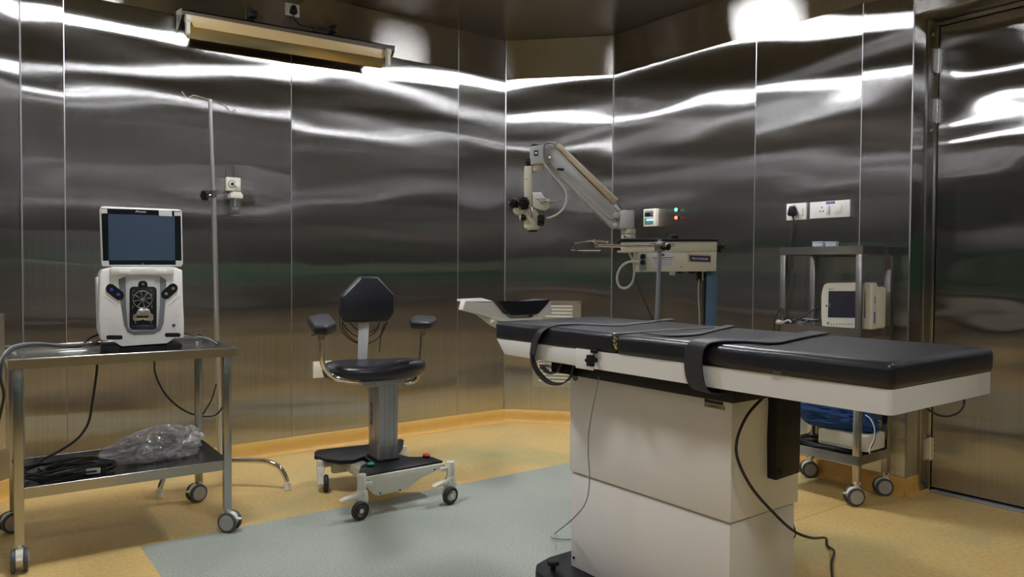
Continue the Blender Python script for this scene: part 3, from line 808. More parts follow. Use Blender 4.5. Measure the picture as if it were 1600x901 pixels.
# base top plates and body
TZ = .165
def zp(px, py, z=TZ): return Z(px, py, z, CF)
front = [zp(692, 719), zp(568, 743), zp(561, 735), zp(564, 727), zp(580, 718), zp(592, 714), zp(620, 708), zp(640, 713), zp(676, 713)]
rear = [zp(491, 706), zp(496, 702), zp(569, 694), zp(600, 690), zp(624, 685), zp(631, 686), zp(629, 697), zp(622, 706), zp(600, 712), zp(571, 711), zp(553, 718), zp(530, 719), zp(510, 716), zp(491, 711)]
g = G(CF); g.prism(front, (0, 0, -.020), .004); g.build('front_cover', M_black, ch)
g = G(CF); g.prism(rear, (0, 0, -.020), .004); g.box(cx0-.02, cx0+cw+.02, cy0+.01, cy0+cd+.08, TZ-.02, TZ-.001, .003); g.build('rear_cover', M_black, ch)
fl, frr = zp(563, 750), zp(698, 727)
yb = (fl.y+frr.y)/2
def fp(px, py): return Y(px, py, yb+.006, CF)
g = G(CF)
g.prism([fp(568, 746), fp(696, 723), fp(695, 729), fp(655, 748), fp(637, 764), fp(592, 774), fp(584, 772), fp(572, 760)], (0, .012, 0), .002)
g.box(fp(590, 770).x, fp(640, 760).x, yb+.01, cy0+cd+.08, .095, .147, .006)
r0_, r1_ = zp(493, 709), zp(628, 690)
yr = r0_.y-.03
g.box(r0_.x+.02, r1_.x-.02, yr-.02, yr+.01, .105, .147, .006)
g.box(cx0-.03, cx0+cw+.03, cy0-.03, yr, .11, .147, .004)
g.box(r0_.x+.06, r0_.x+.16, yr-.05, yr-.01, .075, .13, .01)
g.build('base_body', M_caster, ch)
for a, b in ((576, 752), (594, 770), (625, 765), (679, 733)):
    p = fp(a, b); g = G(CF); g.cyl((p.x, yb+.003, p.z), (p.x, yb+.007, p.z), .004, seg=10); g.build('body_screw', M_black, ch)
def chair_caster(x, y, deg, brake=True, post=.19):
    F = CF @ frame(x, y, 0, deg)
    g = G(F); g.cyl((0, 0, .118), (0, 0, post), .019, seg=22, bev=.003); g.cyl((0, 0, .10), (0, 0, .122), .021, seg=22, bev=.003)
    g.prism([v3(-.023, -.017, .118), v3(.023, -.017, .118), v3(.026, -.017, .075), v3(.006, -.017, .030), v3(-.030, -.017, .028), v3(-.046, -.017, .040), v3(-.03, -.017, .075)], (0, .034, 0), .005)
    if brake: g.prism([v3(-.02, -.016, .112), v3(-.055, -.016, .108), v3(-.095, -.016, .100), v3(-.105, -.016, .092), v3(-.07, -.016, .090), v3(-.03, -.016, .086)], (0, .032, 0), .003)
    c = g.build('caster', M_caster, ch)
    g = G(F); g.lathe([(.026, -.011), (.036, -.012), (.0405, -.007), (.0405, .007), (.036, .012), (.026, .011)], (-.022, -.024, .0412), (0, 1, 0), 40)
    g.build('wheel', M_rubber, c)
    g = G(F); g.cyl((-.022, -.035, .0412), (-.022, -.013, .0412), .0275, seg=30, bev=.002); g.cyl((-.022, -.038, .0412), (-.022, -.034, .0412), .010, seg=20); g.build('hub_cap', M_caster, c)
pA = Z(565, 742, .185, CF); pB = Z(704, 722, .185, CF)
chair_caster(pA.x, pA.y, 12); chair_caster(pB.x, pB.y, 14)
pC = Z(498, 726, .13, CF); chair_caster(pC.x+.012, pC.y+.01, 75, False, .15)
chair_caster(r1_.x-.005, r1_.y-.03, 70, False, .15)
g = G(CF); g.box(pA.x-.005, pA.x+.05, pA.y-.008, pA.y+.012, .135, .15); g.build('caster_bracket', M_caster, ch)
g = G(CF); g.box(pB.x-.05, pB.x+.005, pB.y-.008, pB.y+.012, .15, .165); g.build('caster_bracket', M_caster, ch)
for px, py, m, nm in ((579, 727, M_green, 'green'), (666, 713, M_red, 'red')):
    p = zp(px, py+1)
    g = G(CF); g.lathe([(.019, 0), (.019, .008), (.014, .009), (0, .009)], p); g.build('switch_ring', M_black, ch)
    g = G(CF); g.lathe([(.017, .008), (.0175, .013), (.012, .017), (0, .018)], p); bt = g.build('foot_button', m, ch); bt['label'] = nm+' round foot button'
# seat: thick saddle with a soft waist
sc = Y(590, 570, cy0+.05, CF); sL, sR = Y(515, 575, cy0+.04, CF).x, Y(665, 575, cy0+.04, CF).x
zt_, zb_ = Y(590, 553, cy0+.14, CF).z, seat_bot
def seatpt(a, ring):
    # outline: wider at rear, notched front
    hw = (sR-sL)/2
    ca, sa = math.cos(a), math.sin(a)
    rr = 1+.05*math.cos(2*a)-.05*max(0, -sa)**6
    return hw*ca*rr*ring, .185*sa*rr*ring
g = G(CF); t = bmesh.new()
prof = [(0.0, 0), (.5, 0), (.88, .004), (.97, .014), (1.0, .034), (.985, .056), (.93, .069), (.80, .074), (.5, .070), (0, .067)]
prof = [(r_, h/.074*(zt_-zb_-.028)) for r_, h in prof]
rings = []; n_ = 56
for r_, h in prof:
    if r_ == 0: rings.append([t.verts.new(v3((sL+sR)/2, cy0+.09, zb_+h))]); continue
    rg = []
    for q in range(n_):
        a = 2*math.pi*q/n_; x, y = seatpt(a, r_)
        lift = .014*math.exp(-((a-5.2)/.5)**2)*(1 if h > .02 else 0)+.006*math.cos(2*a+.6)*(r_ if h > .03 else 0)
        rg.append(t.verts.new(v3((sL+sR)/2+x, cy0+.09+y, zb_+h+lift)))
    rings.append(rg)
for a, b in zip(rings, rings[1:]):
    for q in range(n_):
        q2 = (q+1) % n_
        if len(a) == 1: t.faces.new([a[0], b[q2], b[q]])
        elif len(b) == 1: t.faces.new([a[q], a[q2], b[0]])
        else: t.faces.new([a[q], a[q2], b[q2], b[q]])
g._merge(t); g.build('seat', M_leather, ch, sharp=80)
g = G(CF); g.box((sL+sR)/2-.12, (sL+sR)/2+.12, cy0-.03, cy0+.2, zb_-.006, zb_+.004, .002); g.box(cx0-.02, cx0+cw+.02, cy0-.01, cy0+cd+.01, zb_-.022, zb_, .003); g.build('seat_plate', M_steeldark, ch)
# backrest: eight-sided pad, its stem and the coil of cable behind
by = cy0+.30
def bp(px, py, y=None): return Y(px, py, by if y is None else y, CF)
oct_ = [bp(539, 504), bp(533, 494), bp(535, 463), bp(565, 432), bp(591, 432), bp(617, 460), bp(617, 490), bp(607, 503)]
g = G(CF); g.prism(oct_, (0, .055, 0), .012, 3); g.build('backrest', M_leather, ch, sharp=50)
g = G(CF); b0, b1 = bp(578, 500), bp(566, 560)
g.prism([bp(560, 570, by-.02), bp(573, 570, by-.02), bp(577, 508, by+.02), bp(575, 495, by+.02), bp(561, 495, by+.02), bp(561, 508, by+.02)], (0, .012, 0), .002)
g.box(bp(560, 570, by).x, bp(573, 570, by).x, cy0+.1, by, zb_-.02, zb_-.008, .002)
g.prism([v3(bp(560, 570, by).x, by-.012, zb_-.02), v3(bp(573, 570, by).x, by-.012, zb_-.02), bp(573, 568, by-.015), bp(560, 568, by-.015)], (0, .012, 0), .002)
g.build('backrest_stem', M_lgrey, ch)
for i, (dx_, dz_, w_) in enumerate(((0, 0, 1), (.006, -.008, .92), (-.008, .010, .8), (.01, .02, .68))):
    g = G(CF); pts = []
    c0 = bp(570, 505, by+.08)
    a = [(536, 470), (531, 505), (540, 523), (557, 535), (576, 537), (594, 526), (603, 508), (607, 495), (590, 478), (560, 470)]
    cc = bp(570, 500, by+.075)
    for (px, py) in a:
        p = bp(px, py, by+.075); p = cc+(p-cc)*w_+v3(dx_, random.uniform(0, .012), dz_); pts.append(p)
    g.tube(pts, .0028, n=5, closed=True); g.build('cable_loop', M_rubber, ch)
g = G(CF); g.tube([bp(600, 505, by+.06), bp(595, 525, by+.06), bp(593, 550, by+.06)], .0028, n=4)
g.build('cable_end', M_rubber, ch)
# armrests: pad + bent chrome tube
def armpad(pl, ytop, d, nm='armrest_pad'):
    g = G(CF); g.prism(pl, d, .012, 3); return g.build(nm, M_leather, ch, sharp=50)
ya = cy0-.02
zA = Y(500, 489, ya+.1, CF).z
def ap(px, py): return Z(px, py, zA, CF)
armpad([ap(480, 494), ap(497, 489.5), ap(516, 490), ap(526, 502), ap(511, 508), ap(490, 507)], 0, (0, 0, -.040))
zB = Y(662, 493, cy0+.17, CF).z
def ap2(px, py): return Z(px, py, zB, CF)
armpad([ap2(639, 497), ap2(649, 491.5), ap2(681, 493), ap2(683, 498), ap2(673, 502), ap2(641, 501)], 0, (0, 0, -.036))
yt = Z(503, 515, zA-.04, CF).y
def tp(px, py, y=None): return Y(px, py, yt if y is None else y, CF)
g = G(CF); g.tube([tp(502, 516), tp(502.5, 535), tp(503, 560), tp(507, 574), tp(518, 586), tp(535, 594, yt+.0), tp(566, 598, (yt+cy0)/2+.03)], .0105, seg=14, n=8)
g.build('armrest_tube', M_chrome, ch)
g = G(CF); a = tp(502, 518); g.cyl(a, a-v3(0, 0, .03), .014, seg=18); p = tp(488, 520); g.tube([tp(485, 523), tp(492, 524), tp(500, 522)], .004, n=2); g.ball(tp(485, 524), .007, 2); g.build('armrest_collar', M_steeldark, ch)
yt2 = Z(661, 508, zB-.036, CF).y
def tq2(px, py, y=None): return Y(px, py, yt2 if y is None else y, CF)
g = G(CF); g.tube([tq2(660, 510), tq2(659, 530), tq2(657, 556), tq2(655, 575), tq2(650, 592), tq2(640, 597, yt2-.02), tq2(628, 598, cy0+.02)], .0105, seg=14, n=8); g.build('armrest_tube', M_chrome, ch)
g = G(CF); a = tq2(660, 512); g.cyl(a, a-v3(0, 0, .035), .014, seg=18); g.build('armrest_collar', M_steeldark, ch)
for qx in (630, 572):
    p = Y(qx, 597, cy0+.01, CF); g = G(CF); g.cyl(p+v3(0, 0, .02), p-v3(0, 0, .016), .012, seg=16); g.build('tube_socket', M_steeldark, ch)
g = G(CF); g.box(Y(566, 598, cy0, CF).x, Y(632, 598, cy0, CF).x, cy0+.0, cy0+.03, zb_-.030, zb_-.006, .003); g.build('armrest_bar', M_steeldark, ch)

# ================================================================== LEFT TROLLEY
TM = frame(.195, 3.150, 0, -1.5)
trol = thing('instrument_trolley', 'two-tier stainless steel trolley on casters by the left wall, carrying the white machine', 'trolley', (.195, 3.150, 0), -1.5)
TW, TD = .712, .485
s_ = .030
zt1 = Y(350, 543, 0, TM).z; zt0 = Y(12, 561, 0, TM).z; ztop = (zt0+zt1)/2
def leg(x, y, z0=.085, z1=None):
    g = G(TM); g.box(x-s_/2, x+s_/2, y-s_/2, y+s_/2, z0, z1 or ztop-.012, .002); g.build('leg', M_steel, trol)
for lx in (0, TW):
    for ly in (0, TD): leg(lx, ly)
def tray(zt, h, inset, over, name, floor_drop):
    o = over
    g = G(TM); th = .0025
    x0, x1, y0, y1 = -o, TW+o, -o, TD+o
    for (a, b, c, d) in ((x0, x1, y0, y0+th), (x0, x1, y1-th, y1), (x0, x0+th, y0+th, y1-th), (x1-th, x1, y0+th, y1-th)): g.box(a, b, c, d, zt-h, zt)
    # rolled rim
    for p, q in (((x0, y0), (x1, y0)), ((x0, y1), (x1, y1)), ((x0, y0), (x0, y1)), ((x1, y0), (x1, y1))):
        g.cyl((p[0], p[1], zt), (q[0], q[1], zt), .0028, seg=10)
    g.box(x0+th, x1-th, y0+th, y1-th, zt-floor_drop-.002, zt-floor_drop)
    return g.build(name, M_steel, trol)
tray(ztop, .034, 0, .030, 'top_tray', .022)
TF = ztop-.022
# inner dished insert line
g = G(TM); g.tube([(.03, .06, TF+.010), (TW-.03, .06, TF+.010)], .002, n=1); 
g.tube([(.02, .10, TF+.002), (.02, TD-.03, TF+.002), (TW-.02, TD-.03, TF+.002)], .003, n=1, seg=6); g.build('tray_ridge', M_chrome, trol)
zs = (Y(35, 761, 0, TM).z+Y(342, 722, 0, TM).z)/2
tray(zs, .038, 0, .004, 'lower_shelf', .030)
SF = zs-.030
cvl = [(0, 0, 86), (TW, 0, 133), (0, TD, 18), (TW, TD, 18)]
for lx, ly, dg in cvl: twin_caster(trol, lx, ly, .095, dg, r=.041, wd=.052, M=TM, brake=True)

# ================================================================== PHACO MACHINE
ph = thing('eye_surgery_machine', 'white portable eye surgery console with flip-up dark screen on the left trolley', 'medical machine', (.62, 3.36, TF), -6)
PM = WORLD[ph]
def wp(px, py, y=0.0): return Y(px, py, y, PM)
yF = -.03                                # front face plane (local y)
def q(px, py, dy=0.0): return Y(px, py, yF+dy, PM)
D_ = .20
base_z = 0.0
# feet
for a, b in ((157, 189), (257, 287)):
    x0, x1 = q(a+3, 540).x, q(b-2, 540).x
    g = G(PM); g.prism([v3(x0, yF+.004, 0), v3(x1-.006, yF+.004, 0), v3(x1, yF+.004, .012), v3(x1, yF+.004, .03), v3(x0, yF+.004, .034)], (0, D_, 0), .003)
    g.build('foot', M_black, ph)
g = G(PM); x0, x1 = q(186, 530).x, q(262, 530).x; g.box(x0-.004, x1+.004, yF+.008, yF+D_-.01, .004, .024, .003); g.build('base_skid', M_black, ph)
# shell: outline of the front, pushed back; wider at the bottom
out = [(155, 430), (160, 421), (178, 417), (272, 417), (285, 422), (286, 470), (287.5, 500), (287.5, 527), (272, 528), (262, 536), (190, 541), (176, 532), (157, 531), (154, 500)]
g = G(PM); g.prism([q(*p) for p in out], (0, D_, 0), .006, 3); g.build('housing', M_white, ph, sharp=50)
g = G(PM); g.prism([q(150.5, 434, .02), q(155, 432, .02), q(156, 520, .02), q(153, 519, .02)], (0, D_-.06, 0), .002); g.build('side_panel', M_white, ph)
def face(pts, m, name, lift=.0015, th=.003, bev=0):
    g = G(PM); g.prism([q(a, b, -lift) for a, b in pts], (0, th, 0), bev); return g.build(name, m, ph)
def zoom(pts):      # coordinates from the close-up of the machine front (x140+u*.2773, y310+v*.2773)
    return [(140+u*.2773, 310+v*.2773) for u, v in pts]
M_shell2 = mat('slate_grey_shell', (.17, .19, .21), .35)
M_shell1 = mat('silver_grey_shell', (.50, .51, .53), .35)
face(zoom([(162, 455), (205, 436), (395, 436), (432, 458), (432, 520), (418, 700), (400, 745), (360, 765), (250, 770), (215, 755), (195, 715), (172, 560)]), M_shell2, 'grey_surround', .002, .004, .0008)
face(zoom([(202, 437), (396, 437), (396, 600), (386, 715), (365, 742), (245, 748), (216, 730), (206, 620)]), M_shell1, 'silver_surround', .0035, .003, .0006)
def rr(x0, y0, x1, y1, r, n=5):
    o = []
    for cx, cy, a0 in ((x1-r, y0+r, -90), (x1-r, y1-r, 0), (x0+r, y1-r, 90), (x0+r, y0+r, 180)):
        for k_ in range(n+1):
            a = R(a0+90*k_/n); o.append((cx+r*math.cos(a), cy+r*math.sin(a)))
    return o
well = face(zoom(rr(225, 496, 378, 740, 22)), M_black, 'pump_well', .0048, .003, .0008)
face(zoom([(273, 500), (275, 475), (288, 464), (312, 464), (325, 475), (328, 500)]), M_black, 'well_top', .0050, .003)
def disc(px, py, r, m, name, y0, y1, parent=ph, seg=28, r2=None):
    p = q(px, py); g = G(PM); g.cyl((p.x, yF-y0, p.z), (p.x, yF-y1, p.z), r, r2, seg=seg); return g.build(name, m, parent)
def zq(u, v): return (140+u*.2773, 310+v*.2773)
disc(*zq(300, 482), .0055, mat('brass_port', (.45, .42, .25), .3, 1.0), 'infusion_port', .005, .014)
# pump wheel: ring, hub and eight rollers
pc = q(*zq(297, 568)); rr_ = (q(*zq(350, 568)).x-pc.x)
g = G(PM); ring = [(pc.x+rr_*math.cos(2*math.pi*i/32), yF-.012, pc.z+rr_*math.sin(2*math.pi*i/32)) for i in range(32)]
g.tube(ring, .0016, n=1, closed=True, seg=8); wheel = g.build('pump_wheel', M_silver, ph)
g = G(PM); g.cyl((pc.x, yF-.005, pc.z), (pc.x, yF-.016, pc.z), .0068, seg=20)
for i in range(8):
    a = 2*math.pi*i/8+.2
    g.cyl((pc.x, yF-.012, pc.z), (pc.x+rr_*math.cos(a), yF-.012, pc.z+rr_*math.sin(a)), .0011, seg=8)
g.build('pump_hub', M_silver, wheel)
for i in range(8):
    a = 2*math.pi*i/8+.2; g = G(PM)
    for f_ in (.42, .74): 
        g.cyl((pc.x+rr_*f_*math.cos(a), yF-.009, pc.z+rr_*f_*math.sin(a)), (pc.x+rr_*f_*math.cos(a), yF-.017, pc.z+rr_*f_*math.sin(a)), .0028 if f_ > .5 else .002, seg=12)
    g.cyl((pc.x+rr_*.42*math.cos(a), yF-.0105, pc.z+rr_*.42*math.sin(a)), (pc.x+rr_*.74*math.cos(a), yF-.0105, pc.z+rr_*.74*math.sin(a)), .001, seg=6)
    g.build('roller', M_silver, wheel)
# clamp plate below the wheel
face(zoom([(268, 635), (275, 622), (295, 618), (303, 624), (325, 618), (340, 625), (342, 645), (358, 655), (360, 680), (350, 690), (310, 686), (300, 680), (290, 686), (252, 690), (244, 680), (246, 655), (262, 650)]), M_silver, 'clamp_plate', .010, .004, .0008)
face(zoom(rr(263, 660, 332, 672, 5)), M_black, 'clamp_slot', .0108, .002)
for u, v in ((284, 635), (325, 635), (258, 698), (345, 698), (247, 520), (343, 517)): disc(*zq(u, v), .0026 if v < 600 or v > 690 else .0042, M_silver, 'clamp_screw', .005, .0128, seg=14)
face(zoom([(240, 712), (362, 712), (368, 735), (236, 737)]), mat('navy_gloss', (.02, .025, .06), .15), 'well_tray', .0055, .003, .0008)
for u, v in ((243, 540), (243, 610), (350, 540), (350, 610)):
    g = G(PM); p = q(*zq(u, v)); g.box(p.x-.0012, p.x+.0012, yF-.008, yF-.004, p.z-.006, p.z+.006); g.build('well_clip', M_silver, ph)
# slanted port panels left and right
def capsule(c0, c1, r, m, name, lift):
    (x0, y0), (x1, y1) = c0, c1; a = math.atan2(y1-y0, x1-x0); o = []
    for k_ in range(9): t_ = a-math.pi/2+math.pi*k_/8; o.append((x1+r*math.cos(t_), y1+r*math.sin(t_)))
    for k_ in range(9): t_ = a+math.pi/2+math.pi*k_/8; o.append((x0+r*math.cos(t_), y0+r*math.sin(t_)))
    return face(zoom(o), m, name, lift, .003)
capsule((119, 508), (167, 546), 28, M_black, 'left_port_panel', .003)
capsule((430, 540), (470, 505), 27, M_black, 'right_port_panel', .003)
for u, v in ((124, 513), (161, 540)):
    disc(*zq(u, v), .0052, M_bluelight, 'blue_port', .003, .0055); disc(*zq(u, v), .0026, M_black, 'port_hole', .004, .0062)
for u, v in ((431, 536), (470, 506)):
    disc(*zq(u, v), .0056, mat('ivory_port', (.55, .5, .35), .4), 'ivory_port', .003, .0055); disc(*zq(u, v), .0034, M_black, 'port_hole', .004, .006); disc(*zq(u, v), .0018, M_silver, 'port_pin', .004, .0068)
disc(*zq(474, 714), .0065, M_black, 'power_port', .001, .003); disc(*zq(474, 714), .0048, M_silver, 'power_port_ring', .001, .004); disc(*zq(474, 714), .003, M_black, 'power_port_hole', .001, .0045)
for a, b in (((94, 770), (186, 794)), ((424, 757), (512, 780))):
    face(zoom(rr(a[0], a[1], b[0], b[1], 10)), M_black, 'front_slot', .0008, .002)
# speaker holes as one fine pattern
g = G(PM)
for r_, row in enumerate(range(6)):
    for c_ in range(4 if r_ not in (0, 5) else 2):
        u = 108+c_*18+(9 if r_ % 2 else 0)+(14 if r_ in (0, 5) else 0); v = 708+r_*11
        p = q(*zq(u, v)); g.prism([v3(p.x-.0022, yF-.0008, p.z-.0003), v3(p.x+.0016, yF-.0008, p.z+.0011), v3(p.x+.0022, yF-.0008, p.z+.0003), v3(p.x-.0016, yF-.0008, p.z-.0009)], (0, .001, 0))
sp = g.build('speaker_grille', M_grey, ph); sp['kind'] = 'stuff'
for a, b in (((80, 548), (150, 600)), ((80, 676), (118, 676)), ((510, 548), (446, 600)), ((478, 662), (510, 660))):
    p0, p1 = q(*zq(*a)), q(*zq(*b)); g = G(PM); g.cyl((p0.x, yF-.0004, p0.z), (p1.x, yF-.0004, p1.z), .0006, seg=6); g.build('printed_line', M_lgrey, ph)
# hinge bar and lid with the screen
face([(172, 418), (272, 417), (271, 429), (173, 430)], M_white, 'hinge_bar', .010, .02, .003)
for a, b in ((185.5, 203), (243, 260)): face([(a, 421.5), (b, 421), (b, 428), (a, 428.5)], M_white, 'hinge', .014, .012, .002)
yL = yF+.012
def l(px, py, dy=0.0): return Y(px, py, yL+dy, PM)
lid_o = [(155.5, 328), (158, 322.5), (162, 322), (280, 327), (284, 330), (286, 412), (283, 416.5), (162, 416), (158.5, 413)]
g = G(PM); g.prism([l(*p) for p in lid_o], (0, .022, 0), .003); g.build('screen_lid', M_white, ph)
def lf(pts, m, name, lift, th=.0015):
    g = G(PM); g.prism([l(a, b, -lift) for a, b in pts], (0, th, 0)); return g.build(name, m, ph)
lf([(158, 325), (282.5, 329.5), (284, 413.5), (161, 413.5)], M_screenedge, 'screen_bezel', .0012)
lf([(169, 334), (273, 337), (273.5, 406.5), (170, 406.5)], M_screen, 'screen', .0018)
for pts in ([(157.5, 326), (167, 326), (168, 333), (158, 333.5)], [(272, 330.5), (282, 331), (282.5, 337), (272.5, 337)], [(159.5, 407.5), (170, 407), (170.5, 415), (160, 415.5)], [(274.5, 407), (284.5, 407), (285, 414), (275, 414)]):
    lf(pts, M_tape, 'tape_square', .0028, .002)
lf([(248, 328), (268.5, 329.5), (269, 337.8), (248.5, 337)], M_label, 'white_sticker', .0028, .002)
tl = l(220, 330.5, -.0014); LX = PM.to_3x3() @ Vector((1, 0, 0))
text('Alcon', .0135, PM @ tl, (PM.to_3x3() @ (l(240, 331.3)-l(200, 329.7))), (0, 0, 1), M_whiteink, 'lid_lettering', ph, .0002, wide=1.25)
disc_p = l(223, 412)
g = G(PM); g.cyl((disc_p.x, yL-.0016, disc_p.z), (disc_p.x, yL-.003, disc_p.z), .003, seg=20); g.build('power_button', M_silver, ph)

# cables on and under the trolley
cable('machine_cable', [PM @ wp(160, 520, .14), PM @ wp(140, 528, .12), (.42, 3.42, TF+.03), Y(95, 541, 3.33), Y(65, 538, 3.28), Y(35, 541, 3.22), Y(14, 550, 3.16), Y(4, 565, 3.11), Y(1, 590, 3.09), Y(6, 615, 3.09), Y(2, 640, 3.10), Y(-8, 680, 3.1)], .0046, M_rubber, 'black cable leaving the machine to the left and dropping over the trolley edge')
cable('machine_cable', [PM @ wp(160, 516, .16), (.48, 3.46, TF+.04), Y(95, 538, 3.40), Y(60, 536, 3.35), Y(30, 538, 3.25), Y(10, 548, 3.20), Y(-6, 575, 3.16), Y(-20, 610, 3.14)], .0040, M_grey, 'grey cable running beside the black one over the left trolley edge')
cable('machine_cable', [PM @ wp(284, 518, .12), (.84, 3.40, TF+.055), Y(312, 522, 3.50), Y(330, 532, 3.42), Y(338, 538, 3.40)], .0038, M_rubber, 'dark cable curving from the machine to the right trolley rim')
cable('machine_cable', [PM @ wp(284, 524, .10), Y(310, 526, 3.46), Y(325, 529, 3.42), Y(340, 537, 3.36)], .0034, M_grey, 'lower grey cable curving from the machine to the right trolley rim')
cable('mains_cable', [Y(152, 568, 3.45), Y(150, 590, 3.45), Y(144, 630, 3.45), Y(138, 660, 3.45), Y(122, 684, 3.43), Y(95, 703, 3.40), Y(70, 716, 3.38), Z(60, 724, SF+.012)], .0048, M_rubber, 'thick black cable hanging behind the trolley to the coil on its lower shelf')
cable('mains_cable', [Y(241, 562, 3.62), Y(243, 585, 3.64), Y(258, 615, 3.66), Y(280, 636, 3.66), Y(305, 648, 3.66), Y(330, 650, 3.66), Y(345, 640, 3.64), Y(356, 610, 3.62), Y(359, 585, 3.60), Y(350, 562, 3.58)], .0040, M_rubber, 'black cable slung in a wide arc under the trolley top')
cable('mains_cable', [Y(338, 600, 3.68), Y(330, 625, 3.68), Y(318, 645, 3.68), Y(303, 668, 3.68), Y(296, 690, 3.68)], .0036, M_rubber, 'thin black cable slanting down behind the right rear trolley leg')
# coil of cable on the lower shelf
g = G(); pts = []
c0 = TM @ v3(.15, .20, 0)
for i in range(150):
    a = i*.42; w_ = i/150
    rx, ry = .125+.022*math.sin(i*.7)+.015*math.sin(i*.13), .105+.02*math.cos(i*.57)
    pts.append(v3(c0.x+.025+rx*math.cos(a)+.035*math.sin(i*.09), c0.y+ry*math.sin(a)+.02*math.cos(i*.11), SF+.006+.030*abs(math.sin(i*.31))*(.4+w_)+.010*w_))
pts += [TM @ v3(.27, .12, SF+.03), TM @ v3(.30, .06, SF+.014)]
g.tube(pts, .0042, n=3, seg=7)
coil = g.build('cable_coil', M_rubber); tag(coil, 'tangled coil of black cable lying on the lower trolley shelf', 'cable')
pk = Z(146, 737, SF+.035)
g = G(frame(pk.x, pk.y, SF+.026, -10)); g.box(-.024, .024, -.012, .012, .004, .022, .003)
con = g.build('connector', M_white); tag(con, 'small white connector block beside the black cable coil', 'connector')
g = G(frame(pk.x, pk.y, SF+.026, -10)); g.tube([(.0, .012, .012), (.01, .04, .02), (.04, .06, .005), (.06, .03, -.018), (.04, .015, -.018)], .004, n=5); g.build('lead', M_rubber, con)

# ---- bag of tubing on the lower shelf
bc = Z(246, 716, SF)
BM = frame(bc.x, bc.y, SF, -4)
bag = thing('plastic_bag', 'crumpled clear plastic bag with pale tubing inside on the lower trolley shelf', 'bag', (bc.x, bc.y, SF), -4)
g = G(BM); t = bmesh.new(); bmesh.ops.create_icosphere(t, subdivisions=6, radius=1)
hx, hz_ = .178, .150
for v in t.verts:
    n_ = v.co.copy(); k1 = noise.noise(n_*2.1+v3(3, 1, 7)); k2 = noise.noise(n_*5.3+v3(1, 9, 2)); k3 = noise.noise(n_*11.7)
    ridge = 1-abs(noise.noise(n_*3.7+v3(5, 5, 5)))*2
    r2_ = 1-abs(noise.noise(n_*7.5+v3(2, 8, 5)))*2.4; r3_ = 1-abs(noise.noise(v3(n_.x*9, n_.y*9, n_.z*16)+v3(6, 1, 5)))*2.4
    f_ = 1+.16*k1+.08*k2+.03*k3+.10*(ridge-.6)+.06*(r2_-.5)+.03*(r3_-.5)
    x = n_.x*hx*f_; y = n_.y*.11*f_; z = n_.z*f_
    # silhouette: long tail to the left, high shoulder on the right
    tail = max(0, -n_.x)**1.5
    top = hz_*(1-.42*tail+.05*n_.x)
    zz = (z+1)*.5*top if z > -1 else 0
    x -= .060*tail; y -= .02*tail
    v.co = v3(x, y, max(.003, zz*1.0-.012))
g._merge(t); g.build('film', M_film, bag, sharp=180)
g = G(BM)
g.tube([(-.07, -.03, .030), (-.055, -.03, .065), (-.035, -.03, .040), (-.03, -.03, .028), (.02, -.035, .022), (.06, -.03, .028), (.085, -.02, .055), (.088, -.015, .085), (.08, 0, .095)], .015, seg=14, n=6)
g.build('pale_tubing', mat('milky_tubing', (.62, .62, .62), .35), bag)
g = G(BM); g.ball((.045, .03, .075), (.045, .035, .04), 3); g.ball((-.02, .03, .05), (.06, .03, .028), 3); g.ball((-.09, .02, .06), (.035, .03, .04), 3)
g.build('grey_pouch', M_grey, bag)

# ================================================================== INFUSION STAND
IY = 3.78
iv = thing('infusion_stand', 'slim steel drip stand with a four-foot bent tube base behind the left trolley', 'drip stand', (1.06, IY, 0))
pt, pm_, pb2 = Y(328, 155, IY), Y(334, 305, IY), Y(344, 722, IY)
g = G(); g.cyl(v3(pb2.x, IY, .10), Y(333.5, 300, IY), .0125, seg=20); g.build('outer_pole', M_polish, iv)
g = G(); g.cyl(Y(333.4, 300, IY), pt, .0085, seg=18); g.build('inner_pole', M_polish, iv)
g = G(); kp = Y(320, 305, IY-.02); g.cyl(Y(333, 302, IY)+v3(0, 0, -.02), Y(333, 302, IY)+v3(0, 0, .014), .016, seg=18)
g.cyl(kp, Y(333, 305, IY), .006, seg=12); g.build('height_collar', M_steel, iv)
g = G(); d_ = (Y(333, 305, IY)-kp).normalized(); g.cyl(kp-d_*.008, kp+d_*.012, .019, seg=20, bev=.003)
for i in range(7):
    a = i*2*math.pi/7; o_ = v3(0, math.cos(a)*.018, math.sin(a)*.018); o_ = o_-d_*o_.dot(d_); g.cyl(kp+o_-d_*.008, kp+o_+d_*.010, .0075, seg=10)
g.build('height_knob', M_black, iv)
top_ = [(284, 143), (289, 150), (294, 153), (302, 149), (308, 150), (328, 156), (352, 166), (357, 172), (360, 176), (368, 171)]
g = G(); g.tube([Y(a, b, IY) for a, b in top_], .0030, n=1, seg=8); hooks = g.build('hook_bar', M_polish, iv)
